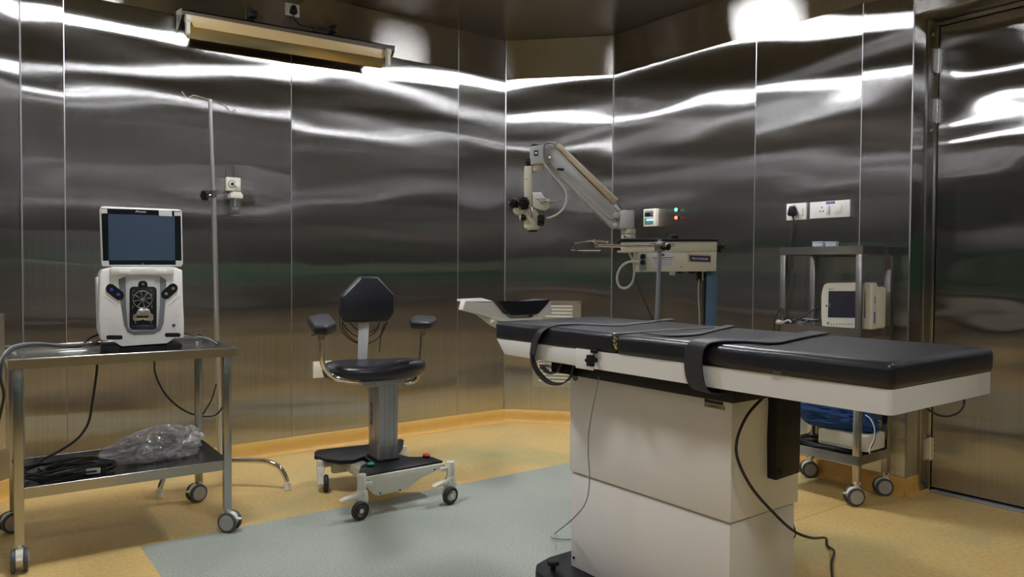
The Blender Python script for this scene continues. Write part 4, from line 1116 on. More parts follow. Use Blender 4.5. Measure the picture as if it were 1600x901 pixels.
# base: two bent tubes crossing under the pole
hub = v3(pb2.x, IY, .115)
def foot(px, py, lift=.135):
    e = Z(px, py, .004); d = e-hub; d.z = 0; L_ = d.length; d.normalize()
    p = [hub+v3(0, 0, lift-.115), hub+d*(L_*.45)+v3(0, 0, lift-.112), hub+d*(L_*.70)+v3(0, 0, lift-.115), hub+d*(L_*.88)+v3(0, 0, lift-.140), hub+d*(L_*.975)+v3(0, 0, lift-.190), v3(e.x, e.y, .03)]
    g = G(); g.tube(p, .0125, seg=14, n=7); f_ = g.build('foot_tube', M_chrome, iv)
    g = G(); g.lathe([(.0, 0), (.017, 0), (.018, .004), (.015, .008), (.0150, .038), (.013, .040)], (e.x, e.y, .0005)); g.build('rubber_tip', M_caster, f_)
foot(449, 764); foot(249, 776)
e3 = v3(1.20, 4.05, 0); 
foot(356, 740); 
g = G(); g.cyl(hub+v3(0, 0, -.012), hub+v3(0, 0, .035), .024, seg=20, bev=.003); g.build('base_hub', M_steeldark, iv)

# ================================================================== WALL THINGS
WY = YB-.0005
def wb(px, py, off=0.0): return Y(px, py, YB-off)
def plate(name, p0, p1, off, th, m, parent, axis='y', bev=.0015):
    """flat plate on the back wall (axis y) or right wall (axis x) between two wall points"""
    g = G()
    if axis == 'y': g.box(min(p0.x, p1.x), max(p0.x, p1.x), YB-off-th, YB-off, min(p0.z, p1.z), max(p0.z, p1.z), bev)
    else: g.box(XR-off-th, XR-off, min(p0.y, p1.y), max(p0.y, p1.y), min(p0.z, p1.z), max(p0.z, p1.z), bev)
    return g.build(name, m, parent)
# suction outlet
so = thing('suction_outlet', 'cream gas outlet with a clear regulator bottle on a steel plate, back wall', 'gas outlet', (1.27, YB, 1.5))
def zo(u, v): return (320+u*.1332, 230+v*.1332)
p0_, p1_ = wb(*zo(230, 190)), wb(*zo(580, 700)); g = G(); g.box(p0_.x, p1_.x, YB-.003, YB-.0005, p1_.z, p0_.z); g.build('steel_plate', M_wall, so, flat=True)
for u, v in ((553, 225), (545, 685), (245, 690)):
    p = wb(*zo(u, v)); g = G(); g.cyl((p.x, YB-.002, p.z), (p.x, YB-.006, p.z), .005, seg=12); g.build('plate_screw', M_chrome, so)
plate('outlet_block', wb(*zo(236, 352)), wb(*zo(402, 520)), .002, .028, M_creamlt, so, bev=.003)
p = wb(*zo(320, 432), .03)
for r_, y0, m, nm in ((.021, .003, M_grey, 'outlet_ring'), (.016, .005, M_white, 'outlet_face'), (.009, .008, M_black, 'outlet_socket')):
    g = G(); g.cyl((p.x, YB-.028, p.z), (p.x, YB-.030-y0, p.z), r_, seg=28); g.build(nm, m, so)
for u in (268, 358):
    a, b = wb(*zo(u, 350), .02), wb(*zo(u, 200), .02)
    g = G(); g.cyl((a.x, YB-.02, a.z), (a.x, YB-.02, b.z), .0075, seg=14); g.build('vertical_tube', M_steel, so)
kq = wb(*zo(378, 440), .07)
g = G(); g.cyl((p.x+.01, YB-.035, kq.z), (kq.x, YB-.06, kq.z), .006, seg=14); g.cyl((kq.x, YB-.055, kq.z), (kq.x, YB-.085, kq.z), .013, seg=20, bev=.003); g.build('probe_knob', M_white, so)
kx = wb(*zo(355, 560), .06).x
z0_, z1_ = wb(*zo(355, 600), .06).z, wb(*zo(355, 525), .06).z
g = G(); g.box(kx-.032, kx+.034, YB-.09, YB-.03, z0_, z1_-.010, .003); g.box(kx-.020, kx+.028, YB-.084, YB-.036, z1_-.012, z1_, .003); g.build('bottle_cap', M_creamlt, so)
zb1 = wb(*zo(355, 800), .06).z
M_clear = mat('clear_bottle', (.7, .7, .7), .08)
M_clear.node_tree.nodes['Principled BSDF'].inputs['Transmission Weight'].default_value = .92
M_clear.node_tree.nodes['Principled BSDF'].inputs['IOR'].default_value = 1.12
g = G(); g.lathe([(.027, zb1), (.029, zb1+.004), (.029, z0_), (.0265, z0_), (.0265, zb1+.006), (0, zb1+.006), (0, zb1)], (kx, YB-.06, 0)); g.build('clear_bottle', M_clear, so)
g = G(); g.cyl((kx, YB-.06, z0_), (kx, YB-.06, zb1+.05), .006, seg=12); g.cyl((kx, YB-.06, zb1+.03), (kx, YB-.06, zb1+.045), .016, seg=16); g.build('float_tube', M_white, so)
g = G(); g.cyl((kx, YB-.06, zb1-.002), (kx, YB-.06, zb1+.006), .029, seg=24); g.build('bottle_base', M_silver, so)

# fluorescent fitting on the frieze
FY = YB-.09
fx = thing('tube_light', 'long unlit fluorescent fitting with yellowed reflector high on the back wall', 'light fitting', (1.6, YB, 2.4))
def fq(px, py, y): return Y(px, py, y)
f0 = fq(290, 14, FY-.05); f1 = fq(616, 73, FY-.05)
# wall spine
yfr = FY-.05
tl_, tr_ = fq(284, 14, yfr), fq(617, 72, yfr)
bl_, br_ = fq(290, 36, yfr), fq(615, 96, yfr)
g = G()
g.prism([tl_, tr_, tr_+v3(0, .10, .012), tl_+v3(0, .10, .012)], (0, 0, -.006))
g.prism([tl_, tr_, fq(615, 80, yfr), fq(284, 22, yfr)], (0, .004, 0))
g.build('top_housing', mat('brown_housing', (.10, .08, .055), .5), fx)
g = G()
g.prism([fq(293, 22, yfr-.002), fq(612, 80, yfr-.002), fq(598, 91, yfr+.0), fq(303, 42, yfr+.0)], (0, .006, 0), .001)
g.build('reflector', M_lampgold, fx)
g = G(); g.prism([fq(299, 36, yfr+.004), fq(603, 88, yfr+.004), fq(596, 107, yfr+.05), fq(291, 59, yfr+.05)], (0, .004, .0), .001); g.build('lower_reflector', M_lampgold if False else mat('brushed_reflector', (.42, .34, .2), .25, 1.0), fx)
g = G(); g.box(tl_.x+.1, tr_.x-.05, yfr+.06, YB-.001, tl_.z-.045, tl_.z-.01, .004); g.build('wall_spine', M_steeldark, fx)
for (a, b) in (((293, 30), (291, 50)), ((606, 82), (604, 100))):
    p = fq(*a, yfr-.012); p2 = fq(*b, yfr-.012)
    g = G(); g.cyl((p.x-.012, yfr-.014, p.z), (p.x+.014, yfr-.014, p.z), .023, seg=20, bev=.003); g.box(p.x-.008, p.x+.010, yfr-.028, yfr+.008, p2.z-.004, p.z, .003)
    g.cyl((p.x-.010, yfr-.014, p2.z), (p.x+.010, yfr-.014, p2.z), .015, seg=16, bev=.002); g.build('lamp_holder', M_creamlt, fx)
for p in (tl_, tr_):
    g = G(); sd = -1 if p is tl_ else 1
    g.prism([v3(p.x, yfr-.003, p.z+.004), v3(p.x, yfr+.10, p.z+.014), v3(p.x, yfr+.10, p.z-.09), v3(p.x, yfr-.003, p.z-.03)], (sd*.004, 0, 0)); g.build('end_cap', M_seam, fx)
# socket and plug above it
sk = thing('wall_socket', 'cream square wall socket with black plug high above the tube light', 'socket', (1.6, YB, 2.57))
plate('socket_plate', wb(445, 4), wb(467, 28), .0005, .010, M_creamlt, sk)
for i, (a, b) in enumerate(((452, 8), (460, 10))):
    pp = wb(a, b, .012); g = G(); g.box(pp.x-.004, pp.x+.004, YB-.0125, YB-.010, pp.z-.004, pp.z+.004); g.build('socket_switch', M_white, sk)
def plug(px, py, xaxis, label, w=.022):
    """black tapered plug standing off a wall"""
    if xaxis: p = X(px, py, XR-.02); nrm_, sd_ = v3(-1, 0, 0), v3(0, 1, 0); base_ = v3(XR-.011, p.y, p.z)
    else: p = Y(px, py, YB-.02); nrm_, sd_ = v3(0, -1, 0), v3(1, 0, 0); base_ = v3(p.x, YB-.011, p.z)
    g = G(); o_ = [(-.45, 1.0), (.45, 1.0), (.75, .3), (1.0, -.6), (.6, -.95), (-.6, -.95), (-1.0, -.6), (-.75, .3)]
    g.prism([base_+sd_*(a*w)+v3(0, 0, b*w*1.15) for a, b in o_], nrm_*.030, .005)
    o = g.build('plug', M_black); tag(o, label, 'plug'); return base_+nrm_*.015
pp = plug(458, 16, False, 'black plug in the high socket over the tube light')
cable('plug_lead', [pp-v3(0, 0, .02), Y(459, 28, YB-.03), Y(466, 37, YB-.03), Y(478, 41, YB-.03), Y(490, 43, YB-.035), Y(505, 46, YB-.04), Y(513, 50, YB-.04), Y(507, 52, YB-.04), Y(494, 48, YB-.04), Y(492, 43, YB-.045), Y(503, 42, YB-.04), Y(512, 46, YB-.04), Y(519, 47, YB-.03)], .0045, M_rubber, 'bundled black lead along the top of the tube light', n=6)
g = G(); p = Y(521, 46, YB-.03); g.box(p.x-.016, p.x+.016, YB-.05, YB-.001, p.z-.018, p.z+.020, .003); tag(g.build('junction_block', M_black), 'small black junction block at the end of the bundled lead', 'connector')
g = G(); p = Y(395, 22, YB-.03); g.box(p.x-.020, p.x+.006, YB-.05, YB-.001, p.z-.020, p.z+.012, .005); g.cyl((p.x-.002, YB-.03, p.z+.005), (p.x-.002, YB-.03, p.z+.026), .010, seg=12); g.box(p.x+.002, p.x+.022, YB-.045, YB-.002, p.z-.018, p.z+.018, .005); tag(g.build('cable_clamp', M_black), 'black starter block on the frieze left of the high socket', 'connector')
# low socket behind the chair
lk = thing('wall_socket', 'cream wall socket low on the back wall behind the chair armrest', 'socket', (1.76, YB, .47))
plate('socket_plate', wb(488.5, 565), wb(517, 588), .0005, .010, M_creamlt, lk)
pq = wb(506, 576, .012); g = G(); g.box(pq.x-.012, pq.x+.012, YB-.014, YB-.010, pq.z-.016, pq.z+.016, .002); g.build('socket_switch', M_white, lk)

# corner vents
def vent(name, label, O, d, z0, z1, wd, gx0, gx1, gz0, gz1, nc):
    """perforated return-air plate on a chamfer wall; O = left end on the wall, d = direction along it"""
    n_ = d.cross(v3(0, 0, 1)); 
    if n_.dot(-v3(O.x-1.5, O.y-1.5, 0)) < 0: n_ = -n_
    t = thing(name, label, 'vent', (O.x, O.y, z0))
    def P_(u, z, o): return v3(O.x, O.y, z)+d*u+n_*o
    def slab(g, u0, u1, za, zb, o0, o1): g.prism([P_(u0, za, o0), P_(u1, za, o0), P_(u1, zb, o0), P_(u0, zb, o0)], n_*(o1-o0))
    g = G()
    slab(g, 0, gx0, z0, z1, .001, .006); slab(g, gx1, wd, z0, z1, .001, .006); slab(g, gx0, gx1, z0, gz0, .001, .006); slab(g, gx0, gx1, gz1, z1, .001, .006)
    g.build('vent_plate', M_ventrim, t, flat=True)
    g = G(); slab(g, gx0-.01, gx1+.01, gz0-.01, gz1+.01, .0006, .0012); g.build('vent_opening', M_ventdark, t, flat=True)
    nr = int((gz1-gz0)/.0235)
    g = G()
    for i in range(nr+1):
        z = gz0+(gz1-gz0)*i/nr; slab(g, gx0, gx1, z-.0035, z+.0035, .003, .0068)
    for j in range(nc+1):
        u = gx0+(gx1-gx0)*j/nc; slab(g, u-.0018, u+.0018, gz0, gz1, .0028, .0062)
    gr = g.build('vent_grille', M_creamlt, t, flat=True)
    for u, z in ((.012, z0+.012), (wd-.012, z0+.012), (.012, z1-.012), (wd-.012, z1-.012)):
        p = P_(u, z, .006); g = G(); g.cyl(p, p+n_*.003, .005, seg=10); g.build('vent_screw', M_chrome, t)
    return t
dB = (CB-CA).normalized()
vent('return_air_vent', 'perforated steel air vent low on the angled back corner wall behind the headrest', CA+dB*.205, dB, .255, .862, .337, .045, .275, .30, .825, 22)
dL = (LB-LA).normalized()
vent('return_air_vent', 'steel air vent on the angled left corner wall at the picture edge', LA+dL*.117, dL, .238, .862, .34, .04, .30, .28, .82, 22)

# right wall: thermostat, indicator plate, sockets
th_ = thing('temperature_panel', 'cream wall temperature controller with red digits and green keypad', 'control panel', (XR, 3.35, 1.42))
yA, yB_ = X(1005.5, 340, XR-.03).y, X(1025, 340, XR-.03).y
zA_, zB2 = X(1015, 326, XR-.03).z, X(1015, 353.5, XR-.03).z
g = G(); g.box(XR-.032, XR-.001, yB_, yA, zB2, zA_, .004); g.build('case', M_creamlt, th_)
g = G(); g.box(XR-.0335, XR-.031, yB_+.022, yA-.012, zB2+.012, zA_-.012, .0005); g.build('keypad', M_panelgreen, th_)
g = G(); g.box(XR-.0345, XR-.031, yB_+.024, yA-.014, (zA_+zB2)/2+.008, zA_-.024); g.build('display', M_black, th_)
text('22', .020, (XR-.035, yB_+.036, (zA_+zB2)/2+.022), (0, -1, 0), (0, 0, 1), M_digits, 'digits', th_, .0003)
g = G(); g.box(XR-.0352, XR-.031, yB_+.020, yA-.030, (zA_+zB2)/2-.022, (zA_+zB2)/2-.008, .001); g.build('blue_led', M_led, th_)
g = G(); g.box(XR-.0350, XR-.031, yB_+.024, yA-.014, (zA_+zB2)/2-.004, (zA_+zB2)/2+.004); g.build('light_band', M_label, th_)
ip = thing('indicator_plate', 'square steel plate with lit green and red indicator lamps on the right wall', 'indicator lights', (XR, 3.14, 1.44))
ya_, yb_ = X(1042, 330, XR).y, X(1073, 330, XR).y; za_, zb__ = X(1057, 314, XR).z, X(1057, 352, XR).z
g = G(); g.box(XR-.003, XR-.0005, yb_, ya_, zb__, za_); g.build('plate', M_wall, ip, flat=True)
for y in (ya_-.014, yb_+.012):
    for z in (za_-.014, zb__+.012):
        g = G(); g.cyl((XR-.003, y, z), (XR-.006, y, z), .0045, seg=12); g.build('plate_screw', M_chrome, ip)
for (px, py, m, nm) in ((1056.5, 327.5, M_lampG, 'green_lamp'), (1056.5, 340, M_lampR, 'red_lamp')):
    p = X(px, py, XR-.012); g = G(); g.cyl((XR-.002, p.y, p.z), (XR-.012, p.y, p.z), .0145, seg=24); g.build('lamp_ring', M_black, ip)
    g = G(); g.ball((XR-.012, p.y, p.z), (.010, .0105, .0105), 3); g.build(nm, m, ip)
# socket plates
sk1 = thing('wall_socket', 'small white socket with switch and black plug on the right wall', 'socket', (XR, 2.3, 1.4))
a, b = X(1230.5, 331, XR), X(1261.5, 331, XR); z0_, z1_ = X(1246, 343.5, XR).z, X(1246, 317.5, XR).z
g = G(); g.box(XR-.010, XR-.0005, b.y, a.y, z0_, z1_, .0015); g.build('socket_plate', M_white, sk1)
text('UPS', .013, (XR-.0102, (a.y+b.y)/2+.015, z1_-.012), (0, -1, 0), (0, 0, 1), M_ink, 'socket_lettering', sk1, .0002)
g = G(); g.box(XR-.013, XR-.009, b.y+.020, b.y+.040, z0_+.022, z1_-.028, .001); g.build('socket_switch', M_creamlt, sk1)
p1_ = plug(1239, 330, True, 'black plug in the small socket on the right wall', .024)
sk2 = thing('wall_socket', 'long white socket plate with three-pin outlet and blue label on the right wall', 'socket', (XR, 2.1, 1.4))
a, b = X(1267, 328, XR), X(1329.5, 326, XR); z0_, z1_ = X(1298, 340, XR).z, X(1298, 314, XR).z
g = G(); g.box(XR-.010, XR-.0005, b.y, a.y, z0_, z1_, .0015); g.build('socket_plate', M_white, sk2)
def wq(px, py): return X(px, py, XR-.011)
bl = wq(1297.5, 316.5); g = G(); g.box(XR-.0108, XR-.009, bl.y-.024, bl.y+.024, bl.z-.006, bl.z+.006); g.build('blue_label', M_blueink, sk2)
marks((XR-.0109, bl.y, bl.z), (0, -1, 0), (0, 0, 1), .036, .005, 8, M_whiteink, 'label_print', sk2)
for px, py in ((1284, 324), (1281.5, 330), (1286, 329.8)):
    p = wq(px, py); g = G(); g.cyl((XR-.0095, p.y, p.z), (XR-.0105, p.y, p.z), .0038, seg=12); g.build('pin_hole', M_black, sk2)
p = wq(1293, 327); g = G(); g.box(XR-.016, XR-.009, p.y-.010, p.y+.010, p.z-.022, p.z+.020, .002); g.build('socket_switch', M_white, sk2)
p = wq(1309, 326.5); g = G(); g.box(XR-.012, XR-.009, p.y-.020, p.y+.020, p.z-.020, p.z+.020, .001); g.build('blank_module', M_creamlt, sk2)
cable('plug_lead', [p1_-v3(0, 0, .02), X(1240, 343, XR-.03), X(1240, 355, XR-.025), X(1237, 372, XR-.025), X(1235, 400, XR-.03), X(1233, 440, XR-.03), X(1226, 480, XR-.03), X(1218, 520, XR-.03)], .0045, M_rubber, 'black lead hanging from the small right wall socket down behind the trolley')

# ================================================================== OPERATING MICROSCOPE
MD = 3.3
hf = Vector((math.sin(YAW), math.cos(YAW), 0))
rc = ray(1109, 440); colp = CPOS + rc*(MD/rc.dot(hf))
mic = thing('operating_microscope', 'cream and grey operating microscope on a tall blue column behind the table', 'microscope', (colp.x, colp.y, 0), -math.degrees(YAW))
MM = WORLD[mic]
def m(px, py, y=0.0): return Y(px, py, y, MM)
def mp(pts, y, d, mt, name, bev=.002, parent=mic, sharp=38):
    g = G(MM); g.prism([m(a, b, y) for a, b in pts], (0, d, 0), bev); return g.build(name, mt, parent, sharp=sharp)
# column and its wheeled foot
cxl, cxr = m(1101, 440).x, m(1118, 440).x
g = G(MM); g.box(cxl, cxr, -.03, .03, .07, m(1110, 422).z+.01, .006); g.build('column', M_blue, mic)
g = G(MM); g.box(cxl-.008, cxl-.001, -.02, .02, .3, m(1110, 425).z, .002); g.build('column_rail', M_dark, mic)
g = G(MM); g.box(-.26, .20, -.045, .045, .075, .115, .008); g.box(-.045, .045, -.22, .24, .075, .112, .008); g.build('floor_stand', M_blue, mic)
for (x, y) in ((-.24, 0), (.18, 0), (0, -.20), (0, .22)): twin_caster(mic, x, y, .08, 30, r=.032, wd=.044, M=MM)
# control box: upper lid and deeper lower housing
yb0, yb1 = -.07, .09
mp([(972.5, 378), (1120.5, 376), (1120, 392.5), (972.5, 393.5)], yb0, yb1-yb0, M_cream, 'upper_housing', .002)
mp([(998, 393), (1120, 392), (1119, 423.5), (998.5, 424.5)], yb0+.003, yb1-yb0-.006, M_cream, 'lower_housing', .002)
mp([(970, 372.6), (1122, 373), (1122, 377), (970, 377.2)], yb0-.004, yb1-yb0+.008, M_black, 'black_lid', .0012)
for yv in (381.2, 384.2):
    g = G(MM); a, b = m(1016, yv-.3, yb0), m(1054.5, yv+.7, yb0); g.box(a.x, b.x, yb0-.0012, yb0+.002, a.z-.0012, a.z+.0012); g.build('vent_slot', M_dark, mic)
mp([(1049, 366.5), (1060, 366.5), (1060.5, 373.2), (1049, 373.2)], .0, .03, M_black, 'lid_knob', .002)
p = m(1127, 385, 0); g = G(MM); g.cyl((m(1120, 385).x, 0, p.z), (p.x+.006, 0, p.z), .005, seg=12); g.cyl((p.x-.006, 0, p.z-.028), (p.x-.006, 0, p.z+.006), .006, seg=12); g.cyl((p.x, 0, p.z), (p.x+.012, 0, p.z), .010, seg=14); g.build('side_crank', M_black, mic)
p = m(963, 385); g = G(MM); g.box(m(959, 385).x, m(972, 385).x, -.02, .02, m(963, 391).z, m(963, 379).z, .003); g.build('side_bracket', M_black, mic)
# stickers and plates
yfr2 = yb0+.003-.0015
def sheetp(pts, mt, name, lift=0.0): 
    g = G(MM); g.prism([m(a, b, yfr2-lift) for a, b in pts], (0, .0012, 0)); return g.build(name, mt, mic)
sheetp([(1019.5, 395), (1052, 394), (1052, 416), (1019, 416.5)], M_label, 'paper_label')
sheetp([(1034, 396.2), (1038, 396.2), (1038, 399.8), (1034, 399.8)], M_blueink, 'label_emblem', .0004)
sheetp([(1019.5, 402), (1052, 401.6), (1052, 402.6), (1019.5, 403)], M_ink, 'label_rule', .0004)
mx, mz = MM.to_3x3() @ Vector((1, 0, 0)), Vector((0, 0, 1))
marks(MM @ m(1036, 405.3, yfr2-.0004), mx, mz, .08, .0055, 20, M_ink, 'label_print', mic)
for i in range(3): sheetp([(1021+i, 408.3+i*2.4), (1050, 408.1+i*2.4), (1050, 408.7+i*2.4), (1021+i, 408.9+i*2.4)], M_grey, 'label_line', .0004)
sheetp([(1074.5, 396.5), (1111, 398), (1111, 410), (1075, 408.5)], mat('worn_bronze_tape', (.42, .30, .20), .5), 'plate_backing', .0002)
sheetp([(1077, 398.8), (1110, 400), (1110, 409), (1078.5, 407.8)], M_purple, 'name_plate', .0006)
text('YECCOSOUBI', .0135, MM @ m(1093.5, 404.2, yfr2-.0012), MM.to_3x3() @ (m(1110, 404.8)-m(1078, 403.6)), mz, M_whiteink, 'plate_lettering', mic, .0001, wide=.86)
mp([(999, 396), (1010, 396), (1010, 421.5), (999, 422.5)], yb0-.004, .01, M_grey, 'socket_panel', .001)
for py in (401, 410):
    p = m(1004, py, yb0-.004); g = G(MM); g.cyl((p.x, yb0-.012, p.z), (p.x, yb0-.002, p.z), .011, seg=16); g.build('socket_plug', M_black, mic)
for a, b, c, mt in ((1048, 1055, 430, M_white), (1060, 1067, 427, M_black), (1078, 1086, 427, M_black), (1090, 1096, 439, M_black), (1097, 1104, 438, M_cream)):
    mp([(a, 422), (b, 422), (b, c), (a, c)], -.01, .03, mt, 'underside_connector', .001)
p = m(1064, 416.5, yfr2); g = G(MM); g.cyl((p.x, yb0-.001, p.z), (p.x, yb0+.004, p.z), .0022, seg=10); g.build('housing_screw', M_black, mic)
# turret under the arm
p = m(982, 365); rt = (m(993, 365).x-m(970.5, 365).x)/2; cx_ = m(981.8, 365).x
g = G(MM); g.cyl((cx_, 0, m(981, 373.5).z), (cx_, 0, m(981, 366.3).z), rt, seg=32, bev=.002); g.build('lower_turret', M_cream, mic)
g = G(MM); g.cyl((cx_, 0, m(981, 365.7).z), (cx_, 0, m(981, 357.5).z), rt, seg=32, bev=.002); g.build('upper_turret', M_cream, mic)
p = m(976, 369.5, -rt); g = G(MM); g.cyl((p.x, -rt-.002, p.z), (p.x, -rt+.006, p.z), .004, seg=12); g.build('turret_screw', M_black, mic)
# arm: swivel block, main beam, lower linkage, cover, head block  (close-up x780+u*.1887, y210+v*.1887)
def za(pts): return [(780+u*.1887, 210+v*.1887) for u, v in pts]
mp(za([(1003, 628), (1118, 628), (1120, 778), (990, 778), (1000, 740)]), -.035, .07, M_lgrey, 'swivel_block', .004)
mp(za([(372, 130), (385, 100), (410, 82), (440, 82), (468, 104), (985, 640), (985, 672), (965, 700), (935, 705), (900, 690), (380, 205)]), -.030, .06, M_lgrey, 'main_beam', .004)
mp(za([(390, 235), (430, 232), (960, 700), (1000, 740), (985, 775), (955, 780), (925, 765)]), -.022, .044, mat('warm_grey_enamel', (.40, .40, .385), .4), 'parallel_link', .003)
mp(za([(466, 100), (490, 76), (505, 80), (985, 535), (965, 560), (940, 568)]), -.026, .052, M_tan, 'beam_cover', .002)
mp(za([(497, 84), (515, 86), (985, 534), (975, 546)]), -.027, .054, M_creamlt, 'cover_ridge', .001)
for (u, v, r_) in ((415, 198, .0085), (962, 755, .011), (970, 670, .012)):
    p = m(*za([(u, v)])[0], -.03); g = G(MM); g.cyl((p.x, -.036, p.z), (p.x, -.028, p.z), r_, seg=22, bev=.0015); g.build('pivot_cap', M_silver if u < 900 else M_lgrey, mic)
p = m(*za([(500, 292)])[0], -.03); g = G(MM); g.cyl((p.x-.012, -.045, p.z), (p.x+.018, -.045, p.z-.001), .0055, seg=14, bev=.001); g.cyl((p.x+.01, -.046, p.z), (p.x+.01, -.028, p.z), .004, seg=10); g.build('arm_lever', M_black, mic)
mp(za([(940, 590), (965, 572), (1010, 625), (990, 632)]), -.031, .008, M_label, 'arm_sticker', .0004)
mp(za([(255, 100), (268, 96), (345, 86), (380, 92), (380, 135), (378, 205), (420, 232), (350, 240), (262, 248)]), -.036, .072, M_lgrey, 'head_block', .004)
mp(za([(264, 80), (300, 74), (333, 82), (333, 98), (264, 100)]), -.02, .04, M_black, 'top_knob', .003)
# emblem: black square with two white bars
mp(za([(286, 132), (324, 130), (324, 176), (287, 178)]), -.0372, .0012, M_ink, 'maker_emblem', 0)
mp(za([(291, 146), (319, 144), (312, 152), (319, 160), (291, 162), (298, 154)]), -.0380, .0012, M_whiteink, 'emblem_mark', 0)
p = m(*za([(238, 232)])[0]); g = G(MM); g.cyl((p.x-.008, 0, p.z), (p.x+.014, 0, p.z), .017, seg=20, bev=.003); g.cyl((p.x-.013, 0, p.z), (p.x-.006, 0, p.z), .007, seg=14); g.build('lock_knob', M_black, mic)
# suspension: yoke and vertical bar
p = m(*za([(312, 278)])[0]); g = G(MM); g.cyl((p.x, 0, m(*za([(312, 303)])[0]).z), (p.x, 0, m(*za([(312, 248)])[0]).z), .0235, seg=26, bev=.002); g.build('swivel_ring', M_cream, mic)
mp(za([(208, 262), (270, 258), (275, 600), (232, 628), (208, 560)]), -.022, .044, M_cream, 'vertical_bar', .003)
g = G(MM); g.prism([m(*t_, -.0228) for t_ in za([(210, 372), (240, 364), (240, 367), (210, 375)])], (0, .001, 0)); g.build('bar_mark', M_black, mic)
# optical body
mp(za([(275, 480), (345, 478), (388, 532), (415, 530), (418, 600), (380, 625), (275, 605)]), -.02, .05, M_cream, 'illuminator_housing', .002)
mp(za([(276, 478), (345, 477), (386, 531), (300, 531)]), -.024, .058, M_white, 'illuminator_top', .001)
mp(za([(205, 620), (262, 605), (300, 620), (330, 660), (345, 690), (350, 745), (318, 785), (238, 793), (205, 765)]), -.028, .056, M_cream, 'optical_body', .004)
mp(za([(258, 600), (276, 600), (284, 690), (262, 690)]), -.032, .01, M_silver, 'focus_rack', .001)
p = m(*za([(278, 788)])[0]); g = G(MM); g.cyl((p.x, 0, p.z+.008), (p.x, 0, p.z-.006), .021, seg=28, bev=.002); g.build('objective_ring', M_cream, mic)
g = G(MM); g.lathe([(.0225, .004), (.0225, -.003), (.017, -.003), (.016, .0), (0, .0)], (p.x, 0, p.z-.006), (0, 0, 1), 28); g.build('objective_lens', M_black, mic)
# binocular tube with two eyepieces
mp(za([(110, 600), (150, 575), (205, 600), (232, 620), (200, 660), (150, 664), (120, 645)]), -.030, .055, M_cream, 'binocular_body', .004)
for (u, v, u2, v2, r_, yy) in ((120, 572, 160, 610, .023, -.022), (205, 565, 215, 610, .0235, -.045)):
    a, b = m(*za([(u, v)])[0], yy), m(*za([(u2, v2)])[0], yy+.01); d = (a-b).normalized()
    g = G(MM); g.cyl(b, a, r_*.72, seg=22); g.cyl(a-d*.012, a+d*.010, r_, seg=26, bev=.003); g.cyl(a+d*.008, a+d*.020, r_*.86, seg=24, bev=.002); ep = g.build('eyepiece', M_black, mic)
    g = G(MM); g.cyl(a+d*.019, a+d*.0208, r_*.5, seg=20); g.build('ocular_lens', M_screenedge, ep)
for (u, v, r_, l_, mt) in ((200, 690, .0125, .020, M_black), (345, 712, .022, .026, M_black)):
    p = m(*za([(u, v)])[0], -.02); g = G(MM)
    g.cyl((p.x-l_*.6, -.025, p.z), (p.x+l_*.6, -.025, p.z), r_, seg=22, bev=.003)
    for i in range(8):
        a = i*math.pi/4; g.cyl((p.x-l_*.45, -.025+math.cos(a)*r_*.93, p.z+math.sin(a)*r_*.93), (p.x+l_*.45, -.025+math.cos(a)*r_*.93, p.z+math.sin(a)*r_*.93), r_*.2, seg=8)
    g.build('focus_knob', mt, mic)
p = m(*za([(178, 690)])[0], -.02); g = G(MM); g.cyl((p.x-.006, -.025, p.z), (p.x+.006, -.025, p.z), .0115, seg=22, bev=.002); g.build('knob_cap', M_cream, mic)
g = G(MM); p = m(*za([(350, 552)])[0], -.025); g.cyl((p.x, -.035, p.z), (p.x, -.015, p.z), .009, seg=16); g.build('light_socket', M_silver, mic)
def mcab(name, pts, r_, mt, yo=-.03):
    g = G(MM); g.tube([m(*t_, yo) for t_ in za(pts)], r_, n=7, seg=10); return g.build(name, mt, mic)
mcab('light_cable', [(362, 240), (400, 290), (440, 350), (490, 400), (530, 470), (535, 520), (500, 550), (430, 557), (360, 550)], .0035, M_grey)
sh = mcab('fibre_cable', [(375, 238), (395, 270), (440, 330), (500, 395), (545, 460), (558, 530), (540, 600), (490, 655), (430, 685), (395, 692)], .0042, M_cableW, -.04)
mcab('arm_hose', [(470, 100), (440, 72), (400, 68), (372, 85), (366, 140), (370, 190), (385, 235)], .0048, M_grey, -.04)
mcab('arm_hose', [(965, 560), (1010, 590), (1040, 625), (1062, 640)], .006, M_grey, -.005)
# ribbed white loop below the box
lp = [(983, 395), (987, 403), (990, 413), (991, 425), (989, 438), (984, 446), (977, 450), (969, 448), (965, 441), (964.5, 430), (969, 419), (976, 412), (986, 408.5), (1000, 410)]
g = G(MM); cc_ = smooth_path([m(a, b, -.05-.003*i/3) for i, (a, b) in enumerate(lp)], 8, False)
t = bmesh.new(); g.tube(cc_, .0040, n=1, seg=10)
for i in range(2, len(cc_)-1, 1):
    a = cc_[i]; dd = (cc_[i+1]-cc_[i-1]).normalized()*.0012; g.cyl(a-dd, a+dd, .0052, seg=10)
g.build('ribbed_cable', M_cableW, mic)
g = G(MM); g.tube([m(988, 420, .0), m(996, 443, .0), (m(1008, 472, .0)), m(1018, 495, 0), m(1024, 515, 0), m(1030, 560, 0)], .0035, n=5); g.build('power_lead', M_rubber, mic)
g = G(MM); g.tube([m(1092, 436, -.01), m(1091, 460, -.01), m(1093, 500, -.01), m(1092, 560, 0)], .0028, n=5); g.build('thin_lead', M_tan, mic)

